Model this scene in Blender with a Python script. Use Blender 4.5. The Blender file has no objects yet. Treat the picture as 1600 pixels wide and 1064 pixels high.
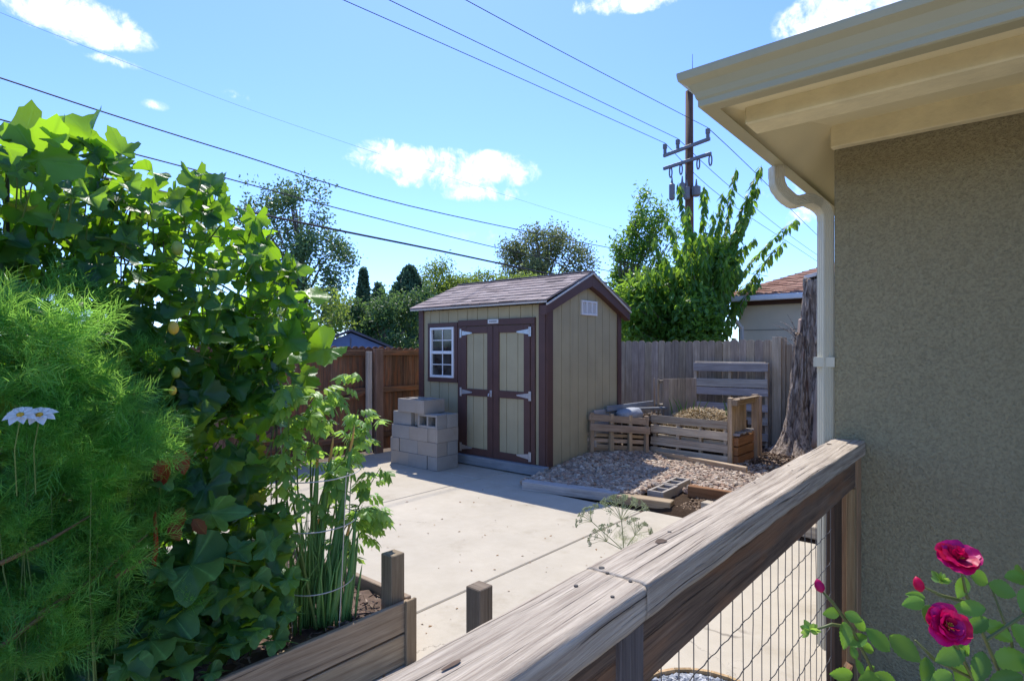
import bpy, math, random
import numpy as np
from mathutils import Vector, Matrix, noise
random.seed(7); RNG = np.random.default_rng(7)
R = math.radians
def lsp(*a): return np.linspace(*a).tolist()
sc = bpy.context.scene
COL = sc.collection
# ------------------------------------------------------------------ camera
YAW = 40.27; CAMH = 1.65; FPX = 903.0
cam = bpy.data.cameras.new('camera'); camo = bpy.data.objects.new('camera', cam); COL.objects.link(camo)
camo.location = (0, 0, CAMH); camo.rotation_euler = (R(90), 0, R(YAW))
cam.sensor_width = 36; cam.lens = 36 * FPX / 1600; cam.shift_y = 14 / 1600
cam.clip_start = .02; cam.clip_end = 3000
sc.camera = camo
# ------------------------------------------------------------------ light
SUN = Vector((-.495, .436, 1.0)).normalized()            # towards the sun
sl = bpy.data.lights.new('sun', 'SUN'); sl.energy = 2.75; sl.angle = R(.53); sl.color = (1, .95, .87)
so = bpy.data.objects.new('sun', sl); COL.objects.link(so)
so.rotation_euler = SUN.to_track_quat('Z', 'Y').to_euler(); so.location = (0, 0, 30)
sc.view_settings.view_transform = 'Standard'; sc.view_settings.look = 'None'
sc.view_settings.exposure = 1.1; sc.view_settings.gamma = 1
sc.cycles.max_bounces = 8; sc.cycles.transparent_max_bounces = 8
_S, _C = math.sin(R(YAW)), math.cos(R(YAW))
def at(px, py, d):
    'point seen at a photo pixel, d metres in front of the camera'
    r = (px - 800) / FPX * d
    return Vector((_C * r - _S * d, _S * r + _C * d, CAMH - (py - 546) / FPX * d))
def gd(px, py, z=0): return at(px, py, FPX * (CAMH - z) / (py - 546))
def onY(px, py, Y):
    k = (px - 800) / FPX; return at(px, py, Y / (_S * k + _C))
def onX(px, py, X):
    k = (px - 800) / FPX; return at(px, py, X / (_C * k - _S))

# ------------------------------------------------------------------ node helper
class NT:
    def __init__(s, tree): s.t = tree; s.t.nodes.clear()
    def n(s, typ, props=None, **ins):
        nd = s.t.nodes.new(typ)
        for k, v in (props or {}).items(): setattr(nd, k, v)
        for k, v in ins.items():
            key = int(k[1:]) if k[0] == '_' and k[1:].isdigit() else k.replace('_', ' ')
            s.set(nd, key, v)
        return nd
    def set(s, nd, key, v):
        sock = nd.inputs[key]
        if isinstance(v, bpy.types.NodeSocket): s.t.links.new(v, sock)
        elif isinstance(v, bpy.types.Node): s.t.links.new(v.outputs[0], sock)
        else:
            if isinstance(v, (tuple, list)) and len(v) == 3 and sock.type == 'RGBA': v = (*v, 1)
            sock.default_value = v
    def m(s, op, a, b=0.0, c=0.0, clamp=False):
        return s.n('ShaderNodeMath', {'operation': op, 'use_clamp': clamp}, _0=a, _1=b, _2=c).outputs[0]
    def vm(s, op, a, b=(0, 0, 0)):
        nd = s.n('ShaderNodeVectorMath', {'operation': op}, _0=a, _1=b)
        return nd.outputs['Value'] if op in ('DOT_PRODUCT', 'LENGTH') else nd.outputs[0]
    def noise(s, vec, scale, detail=4, rough=.55, dist=0.0):
        return s.n('ShaderNodeTexNoise', Vector=vec, Scale=scale, Detail=detail, Roughness=rough, Distortion=dist).outputs['Fac']
    def map(s, vec, scale=(1, 1, 1), loc=(0, 0, 0), rot=(0, 0, 0)):
        return s.n('ShaderNodeMapping', Vector=vec, Scale=scale, Location=loc, Rotation=rot).outputs[0]
    def rng(s, v, a, b, c=0.0, d=1.0, smooth=False):
        return s.n('ShaderNodeMapRange', {'interpolation_type': 'SMOOTHSTEP' if smooth else 'LINEAR'}, _0=v, _1=a, _2=b, _3=c, _4=d).outputs[0]
    def mix(s, fac, a, b, blend='MIX'):
        nd = s.t.nodes.new('ShaderNodeMix'); nd.data_type = 'RGBA'; nd.blend_type = blend
        for i, v in ((0, fac), (6, a), (7, b)): s.set(nd, i, v)
        return nd.outputs[2]
    def bump(s, h, strength=.5, dist=.01, normal=None):
        nd = s.n('ShaderNodeBump', Height=h, Strength=strength, Distance=dist)
        if normal is not None: s.set(nd, 'Normal', normal)
        return nd.outputs[0]
    def uv(s): return s.n('ShaderNodeUVMap', {'uv_map': 'UVMap'}).outputs[0]
    def var(s):
        return s.n('ShaderNodeSeparateXYZ', Vector=s.n('ShaderNodeUVMap', {'uv_map': 'var'}).outputs[0])
    def obj(s): return s.n('ShaderNodeTexCoord').outputs['Object']
    def bsdf(s, **k):
        p = s.n('ShaderNodeBsdfPrincipled', **k); s.n('ShaderNodeOutputMaterial', Surface=p); return p
def newmat(name):
    m = bpy.data.materials.new(name); m.use_nodes = True
    return m, NT(m.node_tree)
def lin(r, g, b):
    f = lambda c: ((c / 255 + .055) / 1.055) ** 2.4 if c > 10 else c / 255 / 12.92
    return (f(r), f(g), f(b))

# ------------------------------------------------------------------ world: sky and clouds (by direction)
wd = bpy.data.worlds.new('World'); sc.world = wd; wd.use_nodes = True
w = NT(wd.node_tree)
sky = w.n('ShaderNodeTexSky', {'sky_type': 'NISHITA', 'sun_disc': False, 'sun_elevation': math.asin(SUN.z),
          'sun_rotation': math.atan2(SUN.x, SUN.y), 'altitude': 1600, 'air_density': 1.0, 'dust_density': .8, 'ozone_density': 3.0})
dirv = w.n('ShaderNodeTexCoord').outputs['Generated']
nz = w.noise(dirv, 7.5, 9, .62, .6); nz2 = w.noise(dirv, 26.0, 6, .65, .4)
def cdir(px, py): return (at(px, py, 1) - Vector((0, 0, CAMH)))
clouds = [(640, 252, 95, 26, 1), (700, 266, 105, 34, 1), (765, 268, 75, 30, 1), (750, 300, 70, 18, .8), (600, 238, 50, 22, .9),
          (90, 22, 125, 38, 1), (130, 38, 80, 24, .8), (975, 2, 90, 20, 1), (1320, 20, 100, 42, 1), (175, 96, 42, 10, .5),
          (1262, 330, 50, 34, .7), (370, 150, 30, 12, .35), (800, 372, 200, 16, .25), (1240, 300, 60, 24, .5), (240, 165, 24, 10, .35), (-300, 200, 260, 80, 1),
          (2000, 250, 300, 80, 1), (1900, -300, 260, 90, 1)]
mask = None
for (px, py, a, b, amp) in clouds:
    c = cdir(px, py); L = c.length; c.normalize()
    rt = c.cross(Vector((0, 0, 1))).normalized(); up = rt.cross(c)
    qa = w.m('DIVIDE', w.vm('DOT_PRODUCT', dirv, tuple(rt)), a / FPX / L)
    qb = w.m('DIVIDE', w.vm('DOT_PRODUCT', dirv, tuple(up)), b / FPX / L)
    f = w.m('ADD', w.m('MULTIPLY', qa, qa), w.m('MULTIPLY', qb, qb))
    fr = w.m('GREATER_THAN', w.vm('DOT_PRODUCT', dirv, tuple(c)), 0)
    k = w.m('MULTIPLY', w.m('MULTIPLY', w.rng(f, 1.5, 0, 0, 1), fr), amp)
    mask = k if mask is None else w.m('MAXIMUM', mask, k)
dens = w.m('ADD', w.m('MULTIPLY', w.m('SUBTRACT', nz, .5), 3.6), w.m('MULTIPLY', w.m('SUBTRACT', nz2, .5), 2.2))
cl = w.m('MULTIPLY', w.rng(w.m('MULTIPLY', w.m('ADD', mask, w.m('MULTIPLY', dens, .95)), w.rng(mask, 0, .4, 0, 1)), .15, 1.05, 0, 1, True), .95)
skyc = w.mix(1.0, sky.outputs[0], (.60, .72, .99), 'MULTIPLY')
bright = w.mix(cl, skyc, w.mix(w.rng(nz2, .35, .65), (3.9, 4.2, 4.8), (5.4, 5.5, 5.8)))
bg = w.n('ShaderNodeBackground', Color=bright, Strength=.15)
w.n('ShaderNodeOutputWorld', Surface=bg)

# ------------------------------------------------------------------ objects and tags
ROOT = {}
def tag(o, label=None, cat=None, group=None, kind=None):
    if label: o['label'] = label
    if cat: o['category'] = cat
    if group: o['group'] = group
    if kind: o['kind'] = kind
    return o
def thing(name, label, cat, loc, group=None):
    o = bpy.data.objects.new(name, None); COL.objects.link(o); o.location = loc; o.empty_display_size = .1
    ROOT[o.name] = Vector(loc); return tag(o, label, cat, group)
class MB:
    def __init__(s): s.v = []; s.f = []; s.uv = []; s.va = []; s.off = 0; s.chunks = []
    def add(s, verts, faces, uvs, var=None):
        if var is None: var = (random.random(), random.random())
        b = len(s.v); s.v.extend([tuple(p) for p in verts])
        for f in faces: s.f.append([i + b for i in f])
        s.uv.extend(uvs); s.va.extend([var] * sum(len(f) for f in faces)); return s
    def box(s, c, size, Rm=None, var=None, taper=1.0, jit=0.0):
        'box with UVs in metres, u along its longest side'
        c = Vector(c); h = [a / 2 for a in size]; lg = max(range(3), key=lambda i: size[i])
        ox, oy = random.random() * 40, random.random() * 40
        P = []; Q = []
        for z in (-1, 1):
            for y in (-1, 1):
                for x in (-1, 1):
                    q = Vector((x * h[0], y * h[1], z * h[2]))
                    if z > 0: q.x *= taper; q.y *= taper
                    if jit: q += Vector([random.uniform(-jit, jit) for _ in range(3)])
                    Q.append(q); P.append((Rm @ q if Rm else q) + c)
        F = [((0, 2, 3, 1), 2), ((4, 5, 7, 6), 2), ((0, 1, 5, 4), 1), ((2, 6, 7, 3), 1), ((0, 4, 6, 2), 0), ((1, 3, 7, 5), 0)]
        uvs = []
        for f, ax in F:
            oth = [i for i in range(3) if i != ax]
            if ax == lg: a, b = oth
            else: a = lg; b = [i for i in oth if i != lg][0]
            for i in f: uvs.append((Q[i][a] + ox, Q[i][b] + oy + .13 * ax))
        return s.add(P, [f for f, _ in F], uvs, var)
    def board(s, p0, p1, w, t, up=(0, 0, 1), var=None, jit=0.0):
        'bar from p0 to p1, w wide across, t thick along up'
        p0, p1 = Vector(p0), Vector(p1); d = p1 - p0; L = d.length; d.normalize(); up = Vector(up)
        sd = d.cross(up).normalized(); u2 = sd.cross(d).normalized()
        M = Matrix((d, sd, u2)).transposed()
        c = (p0 + p1) / 2; h = (L / 2, w / 2, t / 2)
        ox, oy = random.random() * 40, random.random() * 40
        P = []; Q = []
        for z in (-1, 1):
            for y in (-1, 1):
                for x in (-1, 1):
                    q = Vector((x * h[0], y * h[1], z * h[2]))
                    if jit: q += Vector([random.uniform(-jit, jit) for _ in range(3)])
                    Q.append(q); P.append(M @ q + c)
        F = [((0, 2, 3, 1), 2), ((4, 5, 7, 6), 2), ((0, 1, 5, 4), 1), ((2, 6, 7, 3), 1), ((0, 4, 6, 2), 0), ((1, 3, 7, 5), 0)]
        uvs = []
        for f, ax in F:
            a, b = {2: (0, 1), 1: (0, 2), 0: (1, 2)}[ax]
            for i in f: uvs.append((Q[i][a] + ox, Q[i][b] + oy + .13 * ax))
        return s.add(P, [f for f, _ in F], uvs, var)
    def tube(s, pts, r, n=8, var=None, cap=True):
        pts = [Vector(p) for p in pts]; m = len(pts)
        rs = r if isinstance(r, (list, tuple)) else [r] * m
        if var is None: var = (random.random(), random.random())
        V = []; F = []; U = []; L = 0; prev = None; acc = []
        for i, p in enumerate(pts):
            t = (pts[min(i + 1, m - 1)] - pts[max(i - 1, 0)])
            if t.length < 1e-9: t = Vector((0, 0, 1))
            t.normalize()
            if prev is None:
                a = Vector((0, 0, 1)) if abs(t.z) < .9 else Vector((1, 0, 0))
                x = t.cross(a).normalized()
            else:
                x = (prev - t * prev.dot(t))
                x = x.normalized() if x.length > 1e-6 else t.orthogonal().normalized()
            prev = x; y = t.cross(x)
            if i: L += (p - pts[i - 1]).length
            acc.append(L)
            for k in range(n):
                an = 2 * math.pi * k / n; V.append(p + (x * math.cos(an) + y * math.sin(an)) * rs[i])
        o = random.random() * 20
        for i in range(m - 1):
            for k in range(n):
                k2 = (k + 1) % n
                F.append((i * n + k, i * n + k2, (i + 1) * n + k2, (i + 1) * n + k))
                c = 2 * math.pi * max(rs[i], 1e-4) / n
                U += [(acc[i] + o, k * c), (acc[i] + o, (k + 1) * c), (acc[i + 1] + o, (k + 1) * c), (acc[i + 1] + o, k * c)]
        if cap:
            F.append(tuple(reversed(range(n)))); U += [(o, 0)] * n
            F.append(tuple(range((m - 1) * n, m * n))); U += [(o, 0)] * n
        return s.add(V, F, U, var)
    def prism(s, poly, ax, a0, a1, var=None):
        'extrude a polygon; poly in the two other axes (in x,y,z order) from a0 to a1 along axis ax'
        oth = [i for i in range(3) if i != ax]; n = len(poly); V = []
        for a in (a0, a1):
            for p in poly:
                q = [0, 0, 0]; q[ax] = a; q[oth[0]] = p[0]; q[oth[1]] = p[1]; V.append(q)
        F = [tuple(range(n))[::-1], tuple(range(n, 2 * n))] + [(i, (i + 1) % n, n + (i + 1) % n, n + i) for i in range(n)]
        U = []
        for f in F[:2]: U += [(V[i][oth[0]], V[i][oth[1]]) for i in f]
        acc = 0
        for i in range(n):
            p, q = poly[i], poly[(i + 1) % n]; l = math.hypot(q[0] - p[0], q[1] - p[1])
            U += [(a0, acc), (a0, acc + l), (a1, acc + l), (a1, acc)]; acc += l
        return s.add(V, F, U, var)
    def scatter(s, T, pos, rot, scl, var=None):
        'T=(verts Nx3, faces, uvs per vertex); pos Mx3, rot Mx3x3, scl M or Mx3'
        tv, tf, tu = T; M = len(pos)
        if M == 0: return s
        scl = np.asarray(scl, float)
        if scl.ndim == 1: scl = np.repeat(scl[:, None], 3, 1)
        V = np.einsum('mij,mnj->mni', rot, tv[None] * scl[:, None, :]) + np.asarray(pos)[:, None, :]
        if var is None: var = RNG.random((M, 2))
        s.chunks.append((V.reshape(-1, 3), tf, tu, len(tv), M, np.asarray(var))); return s
    def build(s, name, mat, parent=None, loc=None, smooth=False, bevel=0.0, seg=1):
        me = bpy.data.meshes.new(name)
        org = Vector((0, 0, 0))
        if parent is not None: org = ROOT[parent.name]
        elif loc is not None: org = Vector(loc)
        V = [np.array(s.v, float).reshape(-1, 3)]; nv = len(s.v)
        li = [i for f in s.f for i in f]; lt = [len(f) for f in s.f]
        LI = [np.array(li, np.int64)]; LT = [np.array(lt, np.int64)]
        UV = [np.array(s.uv, float).reshape(-1, 2)]; VA = [np.array(s.va, float).reshape(-1, 2)]
        for (cv, tf, tu, n, M, var) in s.chunks:
            fl = np.array([i for f in tf for i in f], np.int64); fn = np.array([len(f) for f in tf], np.int64)
            LI.append((fl[None] + (np.arange(M) * n)[:, None] + nv).ravel()); LT.append(np.tile(fn, M))
            UV.append(np.tile(tu[fl], (M, 1))); VA.append(np.repeat(var, len(fl), axis=0))
            V.append(cv); nv += len(cv)
        V = np.concatenate(V) - np.array(org); LI = np.concatenate(LI); LT = np.concatenate(LT)
        UV = np.concatenate(UV); VA = np.concatenate(VA)
        me.vertices.add(len(V)); me.vertices.foreach_set('co', V.astype(np.float32).ravel())
        me.loops.add(len(LI)); me.loops.foreach_set('vertex_index', LI.astype(np.int32))
        me.polygons.add(len(LT)); st = np.concatenate([[0], np.cumsum(LT)[:-1]])
        me.polygons.foreach_set('loop_start', st.astype(np.int32)); me.polygons.foreach_set('loop_total', LT.astype(np.int32))
        me.polygons.foreach_set('use_smooth', np.full(len(LT), smooth))
        for nm, arr in (('UVMap', UV), ('var', VA)):
            l = me.uv_layers.new(name=nm); l.data.foreach_set('uv', arr.astype(np.float32).ravel())
        me.update(calc_edges=True); me.validate()
        if mat is not None: me.materials.append(mat)
        o = bpy.data.objects.new(name, me); COL.objects.link(o)
        if parent is not None: o.parent = parent; ROOT[o.name] = org
        else: o.location = org; ROOT[o.name] = org
        if bevel:
            b = o.modifiers.new('bevel', 'BEVEL'); b.width = bevel; b.segments = seg; b.limit_method = 'ANGLE'; b.angle_limit = R(40)
            b.harden_normals = False
        return o
    def part(s, name, mat, parent, loc=None, **k):
        'a child of a mesh or empty (sub-parts sit in the same frame)'
        o = s.build(name, mat, None, (0, 0, 0), **k)
        org = ROOT[parent.name]
        o.data.transform(Matrix.Translation(-org)); o.parent = parent; ROOT[o.name] = org; return o
def struct(o): o['kind'] = 'structure'; return o

# ------------------------------------------------------------------ materials
def wood(name, light, dark, gs=1.0, crack=.5, bump=.5, stain=None, rough=.85, blot=.35):
    m, t = newmat(name); uv = t.uv(); v = t.var()
    wob = t.noise(t.map(uv, (1.3, 5, 1)), 1.0, 2, .5)
    uvw = t.vm('ADD', uv, t.n('ShaderNodeCombineXYZ', X=0.0, Y=t.m('MULTIPLY', t.m('SUBTRACT', wob, .5), .045)).outputs[0])
    g1 = t.noise(t.map(uvw, (1.2 * gs, 42 * gs, 1)), 1.0, 6, .6)
    g2 = t.noise(t.map(uvw, (5 * gs, 190 * gs, 1)), 1.0, 4, .7)
    ck = t.rng(t.noise(t.map(uvw, (.8 * gs, 62 * gs, 1), (3, 7, 0)), 1.0, 5, .65), .40, .33, 0, 1)
    bl = t.noise(t.map(uv, (3, 9, 1)), 1.0, 4, .6)
    f = t.m('ADD', t.m('MULTIPLY', g1, .6), t.m('MULTIPLY', g2, .4))
    col = t.mix(t.rng(f, .36, .62), dark, light)
    col = t.mix(t.m('MULTIPLY', ck, crack), col, tuple(c * .22 for c in dark))
    col = t.mix(t.rng(bl, .35, .65, blot, 0), col, tuple(c * .55 for c in dark))
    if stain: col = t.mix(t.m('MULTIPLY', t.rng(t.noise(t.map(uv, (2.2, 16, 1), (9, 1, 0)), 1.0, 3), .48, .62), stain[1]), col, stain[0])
    br = t.rng(v.outputs[0], 0, 1, .72, 1.22)
    col = t.mix(1.0, col, t.n('ShaderNodeCombineColor', Red=br, Green=br, Blue=t.m('MULTIPLY', br, t.rng(v.outputs[1], 0, 1, .92, 1.08))).outputs[0], 'MULTIPLY')
    h = t.m('SUBTRACT', f, t.m('MULTIPLY', ck, 1.1))
    t.bsdf(Base_Color=col, Roughness=rough, Normal=t.bump(h, bump, .006), Specular_IOR_Level=.25)
    return m
def paint(name, c, rough=.6, var=.12, scale=6, bump=.15, bscale=60, metallic=0.0, streak=0.0):
    m, t = newmat(name); o = t.obj()
    n = t.noise(o, scale, 5, .6); k = t.rng(n, .3, .7, 1 - var, 1 + var)
    col = t.mix(1.0, c, t.n('ShaderNodeCombineColor', Red=k, Green=k, Blue=k).outputs[0], 'MULTIPLY')
    if streak:
        st = t.rng(t.noise(t.map(o, (9, 9, .8)), 1.0, 5, .65), .55, .75, 0, streak)
        col = t.mix(st, col, tuple(x * .45 for x in c))
    t.bsdf(Base_Color=col, Roughness=rough, Metallic=metallic, Normal=t.bump(t.noise(o, bscale, 3), bump, .004))
    return m
def leafmat(name, c0, c1, trans, tf=.45, rough=.45, veins=False, spec=.4, yellow=None):
    m, t = newmat(name); v = t.var(); uv = t.uv()
    col = t.mix(v.outputs[0], c0, c1)
    tc = t.mix(v.outputs[1], tuple(x * .45 for x in trans), tuple(min(1, x * 1.2) for x in trans))
    if yellow: 
        yf = t.rng(v.outputs[1], .975, .99); col = t.mix(yf, col, yellow); tc = t.mix(yf, tc, yellow)
    nrm = None
    if veins:
        s = t.n('ShaderNodeSeparateXYZ', Vector=uv)
        ax = t.m('ABSOLUTE', s.outputs[0]); 
        ang = t.m('ARCTAN2', s.outputs[0], s.outputs[1]); rad = t.vm('LENGTH', uv)
        saw = t.m('ABSOLUTE', t.m('SINE', t.m('MULTIPLY', ang, 3.0)))
        ve = t.rng(saw, .0, .16, 1, 0); ve = t.m('MULTIPLY', ve, t.rng(rad, .0, .9, 1, .4))
        fine = t.noise(uv, 7.0, 4, .6)
        col = t.mix(t.m('MULTIPLY', ve, .6), col, tuple(min(1, x * 2.6 + .03) for x in c1))
        tc = t.mix(t.m('MULTIPLY', ve, .6), tc, tuple(x * .45 for x in trans))
        col = t.mix(t.rng(fine, .35, .65, 0, .4), col, tuple(x * .5 for x in c0))
        nrm = t.bump(t.m('ADD', t.m('MULTIPLY', ve, -.7), fine), .5, .006)
    p = t.n('ShaderNodeBsdfPrincipled', Base_Color=col, Roughness=rough, Specular_IOR_Level=spec)
    tr = t.n('ShaderNodeBsdfTranslucent', Color=tc)
    if nrm is not None: t.set(p, 'Normal', nrm)
    mx = t.n('ShaderNodeMixShader', _0=tf, _1=p.outputs[0], _2=tr.outputs[0])
    t.n('ShaderNodeOutputMaterial', Surface=mx)
    return m

def stucco(name, c):
    m, t = newmat(name); o = t.obj()
    n1 = t.noise(o, 1.1, 3, .5); n2 = t.noise(o, 90, 3, .7); n3 = t.noise(o, 150, 2, .6); vo = t.n('ShaderNodeTexVoronoi', {'feature': 'F1'}, Vector=t.vm('ADD', o, t.n('ShaderNodeCombineXYZ', X=t.m('MULTIPLY', n2, .02), Y=0.0, Z=t.m('MULTIPLY', n3, .01)).outputs[0]), Scale=80).outputs['Distance']
    h = t.m('ADD', t.m('MULTIPLY', n2, .9), t.m('SUBTRACT', t.m('MULTIPLY', n3, .35), t.m('MULTIPLY', vo, .15)))
    col = t.mix(t.rng(n1, .3, .7), tuple(x * .86 for x in c), tuple(x * 1.08 for x in c))
    col = t.mix(t.rng(n2, .36, .60), tuple(x * .78 for x in c), tuple(min(1, x * 1.10) for x in c))  # pits darkened in colour, standing in for shade the bump barely shows
    stk = t.rng(t.noise(t.map(o, (2.2, 2.2, .25)), 1.0, 4, .6), .5, .75, 0, .3); col = t.mix(stk, col, tuple(x * .7 for x in c))
    t.bsdf(Base_Color=col, Roughness=.92, Normal=t.bump(h, 1.0, .02), Specular_IOR_Level=.2)
    return m
def concrete(name, c, patio=True):
    m, t = newmat(name); o = t.obj()
    n1 = t.noise(o, .9, 5, .6); n2 = t.noise(o, 5, 6, .7); n3 = t.noise(o, 160, 3, .6); n4 = t.noise(t.map(o, (1, 1, 1), (4, 2, 0)), 2.3, 3, .5)
    col = t.mix(t.rng(n1, .3, .7), tuple(x * .86 for x in c), tuple(min(1, x * 1.08) for x in c))
    col = t.mix(t.rng(n2, .3, .72, .28, 0), col, (c[0] * .66, c[1] * .62, c[2] * .55))
    col = t.mix(t.rng(n3, .3, .5, .25, 0), col, tuple(x * .6 for x in c))
    sp = t.rng(t.n('ShaderNodeTexVoronoi', Vector=o, Scale=7.0).outputs['Distance'], .035, .02)
    col = t.mix(t.m('MULTIPLY', sp, t.rng(n4, .5, .56, 0, .75)), col, (.09, .07, .05))
    vc = t.n('ShaderNodeTexVoronoi', {'feature': 'DISTANCE_TO_EDGE'}, Vector=t.vm('ADD', o, t.n('ShaderNodeCombineXYZ', X=t.m('MULTIPLY', n2, .5), Y=t.m('MULTIPLY', n1, .6), Z=0.0).outputs[0]), Scale=.42).outputs['Distance']
    crk = t.m('MULTIPLY', t.rng(vc, .0022, .0008), t.rng(n1, .5, .56)); col = t.mix(t.m('MULTIPLY', crk, .6), col, (.12, .10, .08))
    st = t.rng(t.noise(t.map(o, (1, 1, 1), (11, 5, 0)), 1.7, 6, .7), .56, .72, 0, .45)
    col = t.mix(st, col, (c[0] * .55, c[1] * .5, c[2] * .42))
    t.bsdf(Base_Color=col, Roughness=.9, Normal=t.bump(t.m('ADD', n3, t.m('MULTIPLY', n2, 2)), .35, .003), Specular_IOR_Level=.2)
    return m
def shingles(name, ca, cb, w_=.3, h_=.14):
    m, t = newmat(name); uv = t.uv()
    br = t.n('ShaderNodeTexBrick', {'offset': .37, 'squash': 1.0}, Vector=uv, Color1=(0, 0, 0, 1), Color2=(1, 1, 1, 1), Mortar=(.5, .5, .5, 1), Scale=1.0, Mortar_Size=.004, Brick_Width=w_, Row_Height=h_, Bias=0.0)
    s = t.n('ShaderNodeSeparateXYZ', Vector=uv)
    row = t.m('FRACT', t.m('DIVIDE', s.outputs[1], h_))
    n = t.noise(uv, 120, 3, .6); n2 = t.noise(t.map(uv, (3, 12, 1)), 1, 4, .6)
    col = t.mix(t.n('ShaderNodeSeparateColor', Color=br.outputs[0]).outputs[0], ca, cb)
    col = t.mix(t.rng(n, .35, .65, 0, .5), col, tuple(x * .55 for x in ca))
    col = t.mix(t.rng(n2, .4, .7, 0, .35), col, tuple(min(1, x * 1.5) for x in cb))
    h = t.m('ADD', t.m('MULTIPLY', row, -1.0), t.m('ADD', t.m('MULTIPLY', n, .12), t.m('MULTIPLY', br.outputs['Fac'], -.5)))
    t.bsdf(Base_Color=col, Roughness=.95, Normal=t.bump(h, .8, .012), Specular_IOR_Level=.15)
    return m
def ground_mat(name, a, b, sc_=6):
    m, t = newmat(name); o = t.obj()
    n = t.noise(o, sc_, 8, .7); n2 = t.noise(o, sc_ * 12, 4, .7)
    col = t.mix(t.rng(t.m('ADD', t.m('MULTIPLY', n, .5), t.m('MULTIPLY', n2, .5)), .35, .65), a, b)
    t.bsdf(Base_Color=col, Roughness=1.0, Normal=t.bump(t.m('ADD', n, n2), .8, .02), Specular_IOR_Level=.1)
    return m
def varmat(name, cols, rough=.8, bump=.3, bs=40, spec=.3):
    m, t = newmat(name); v = t.var(); o = t.obj()
    r = t.n('ShaderNodeValToRGB', Fac=v.outputs[0]); e = r.color_ramp.elements; r.color_ramp.interpolation = 'LINEAR'
    for i, c in enumerate(cols):
        x = i / max(1, len(cols) - 1)
        el = e[i] if i < 2 else e.new(x)
        el.position = x; el.color = (*c, 1)
    n = t.noise(o, bs, 3, .6); k = t.rng(n, .3, .7, .75, 1.2)
    col = t.mix(1.0, r.outputs[0], t.n('ShaderNodeCombineColor', Red=k, Green=k, Blue=k).outputs[0], 'MULTIPLY')
    t.bsdf(Base_Color=col, Roughness=rough, Normal=t.bump(n, bump, .006), Specular_IOR_Level=spec)
    return m

M_rail = wood('weathered_rail', (.62, .535, .42), (.225, .175, .13), gs=1.5, crack=.95, bump=1.0, blot=.22, rough=.8)
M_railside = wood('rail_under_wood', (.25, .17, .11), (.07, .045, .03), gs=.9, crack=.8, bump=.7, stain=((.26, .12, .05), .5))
M_post = wood('post_wood', (.30, .24, .17), (.15, .11, .075), crack=.6)
M_pale = wood('fresh_wood', (.52, .37, .20), (.34, .21, .10), crack=.3)
M_bed = wood('bed_boards', (.52, .40, .27), (.27, .19, .12), crack=.6, bump=.6)
M_pallet = wood('pallet_grey', (.70, .61, .48), (.38, .30, .22), crack=.6, blot=.3)
M_palletb = wood('pallet_brown', (.60, .46, .32), (.30, .21, .13), crack=.5)
M_rust = wood('reddish_boards', (.40, .20, .09), (.20, .09, .04), crack=.5)
M_fence = wood('grey_fence', (.50, .42, .33), (.26, .205, .155), gs=.8, crack=.5, blot=.4)
M_fencer = wood('brown_fence', (.27, .155, .095), (.105, .055, .034), gs=.7, crack=.5, blot=.5, stain=((.30, .11, .045), .6))
M_fpost = wood('brown_post', (.27, .165, .12), (.14, .08, .058), gs=.8, crack=.4)
M_timber = wood('grey_timber', (.52, .49, .46), (.28, .255, .24), crack=.6)
M_skid = wood('blue_grey_sill', (.34, .36, .38), (.22, .235, .26), crack=.25, bump=.3)
M_siding = paint('khaki_siding', (.39, .335, .20), .75, .07, 3, .2, 120, streak=.3)
M_brown = paint('brown_trim', (.088, .040, .032), .6, .12, 5, .2, 90, streak=.1)
M_white = paint('white_vinyl', (.72, .73, .74), .4, .04)
M_galv = paint('galvanised', (.55, .56, .58), .4, .15, 30, .2, 80, metallic=.7)
M_plate = paint('name_plate', (.62, .62, .60), .5, .05)
M_ink = paint('plate_ink', (.12, .12, .13), .6, .05)
M_shing = shingles('shed_shingles', (.16, .112, .108), (.29, .215, .205))
M_shing2 = shingles('garage_shingles', (.22, .11, .08), (.40, .235, .175))
M_shing3 = shingles('house_shingles', (.12, .10, .09), (.22, .19, .17))
M_stucco = stucco('stucco', (.385, .335, .20))
M_cream = paint('cream_soffit', (.78, .685, .42), .7, .05, 2, .15, 60)  # yellow pushed up to carry light bounced off the concrete
M_beam = paint('cream_beam', (.74, .645, .39), .75, .10, 8, .8, 26)  # same bounced-light yellow mixed into the beam colour
M_gutter = paint('cream_gutter', (.42, .385, .235), .4, .05, 2, .05, 40, streak=.15)
M_conc = concrete('patio_concrete', (.51, .455, .36))
M_block = concrete('block_concrete', (.36, .345, .315))
M_ground = ground_mat('dirt', (.10, .075, .05), (.20, .155, .11))
M_soil = ground_mat('soil', (.035, .022, .014), (.10, .065, .04), 14)
M_mulch = varmat('mulch_chips', [(.10, .06, .04), (.20, .13, .085), (.33, .25, .18), (.15, .10, .07)])
M_stone = varmat('gravel_stones', [(.33, .24, .17), (.48, .37, .27), (.20, .15, .11), (.60, .50, .38), (.36, .22, .14), (.28, .24, .20)], .75)
M_blackwire = paint('dark_wire', (.06, .055, .05), .5, .1)
M_cable = paint('cable_black', (.03, .03, .035), .6, .05)
M_cage = paint('cage_wire', (.55, .52, .47), .4, .1, metallic=.3)
M_mesh = paint('mesh_wire', (.13, .12, .115), .45, .2, metallic=.4)
M_polew = wood('pole_wood', (.20, .115, .075), (.10, .055, .04), gs=.5)
M_steel = paint('grey_steel', (.16, .17, .19), .5, .1)

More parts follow.
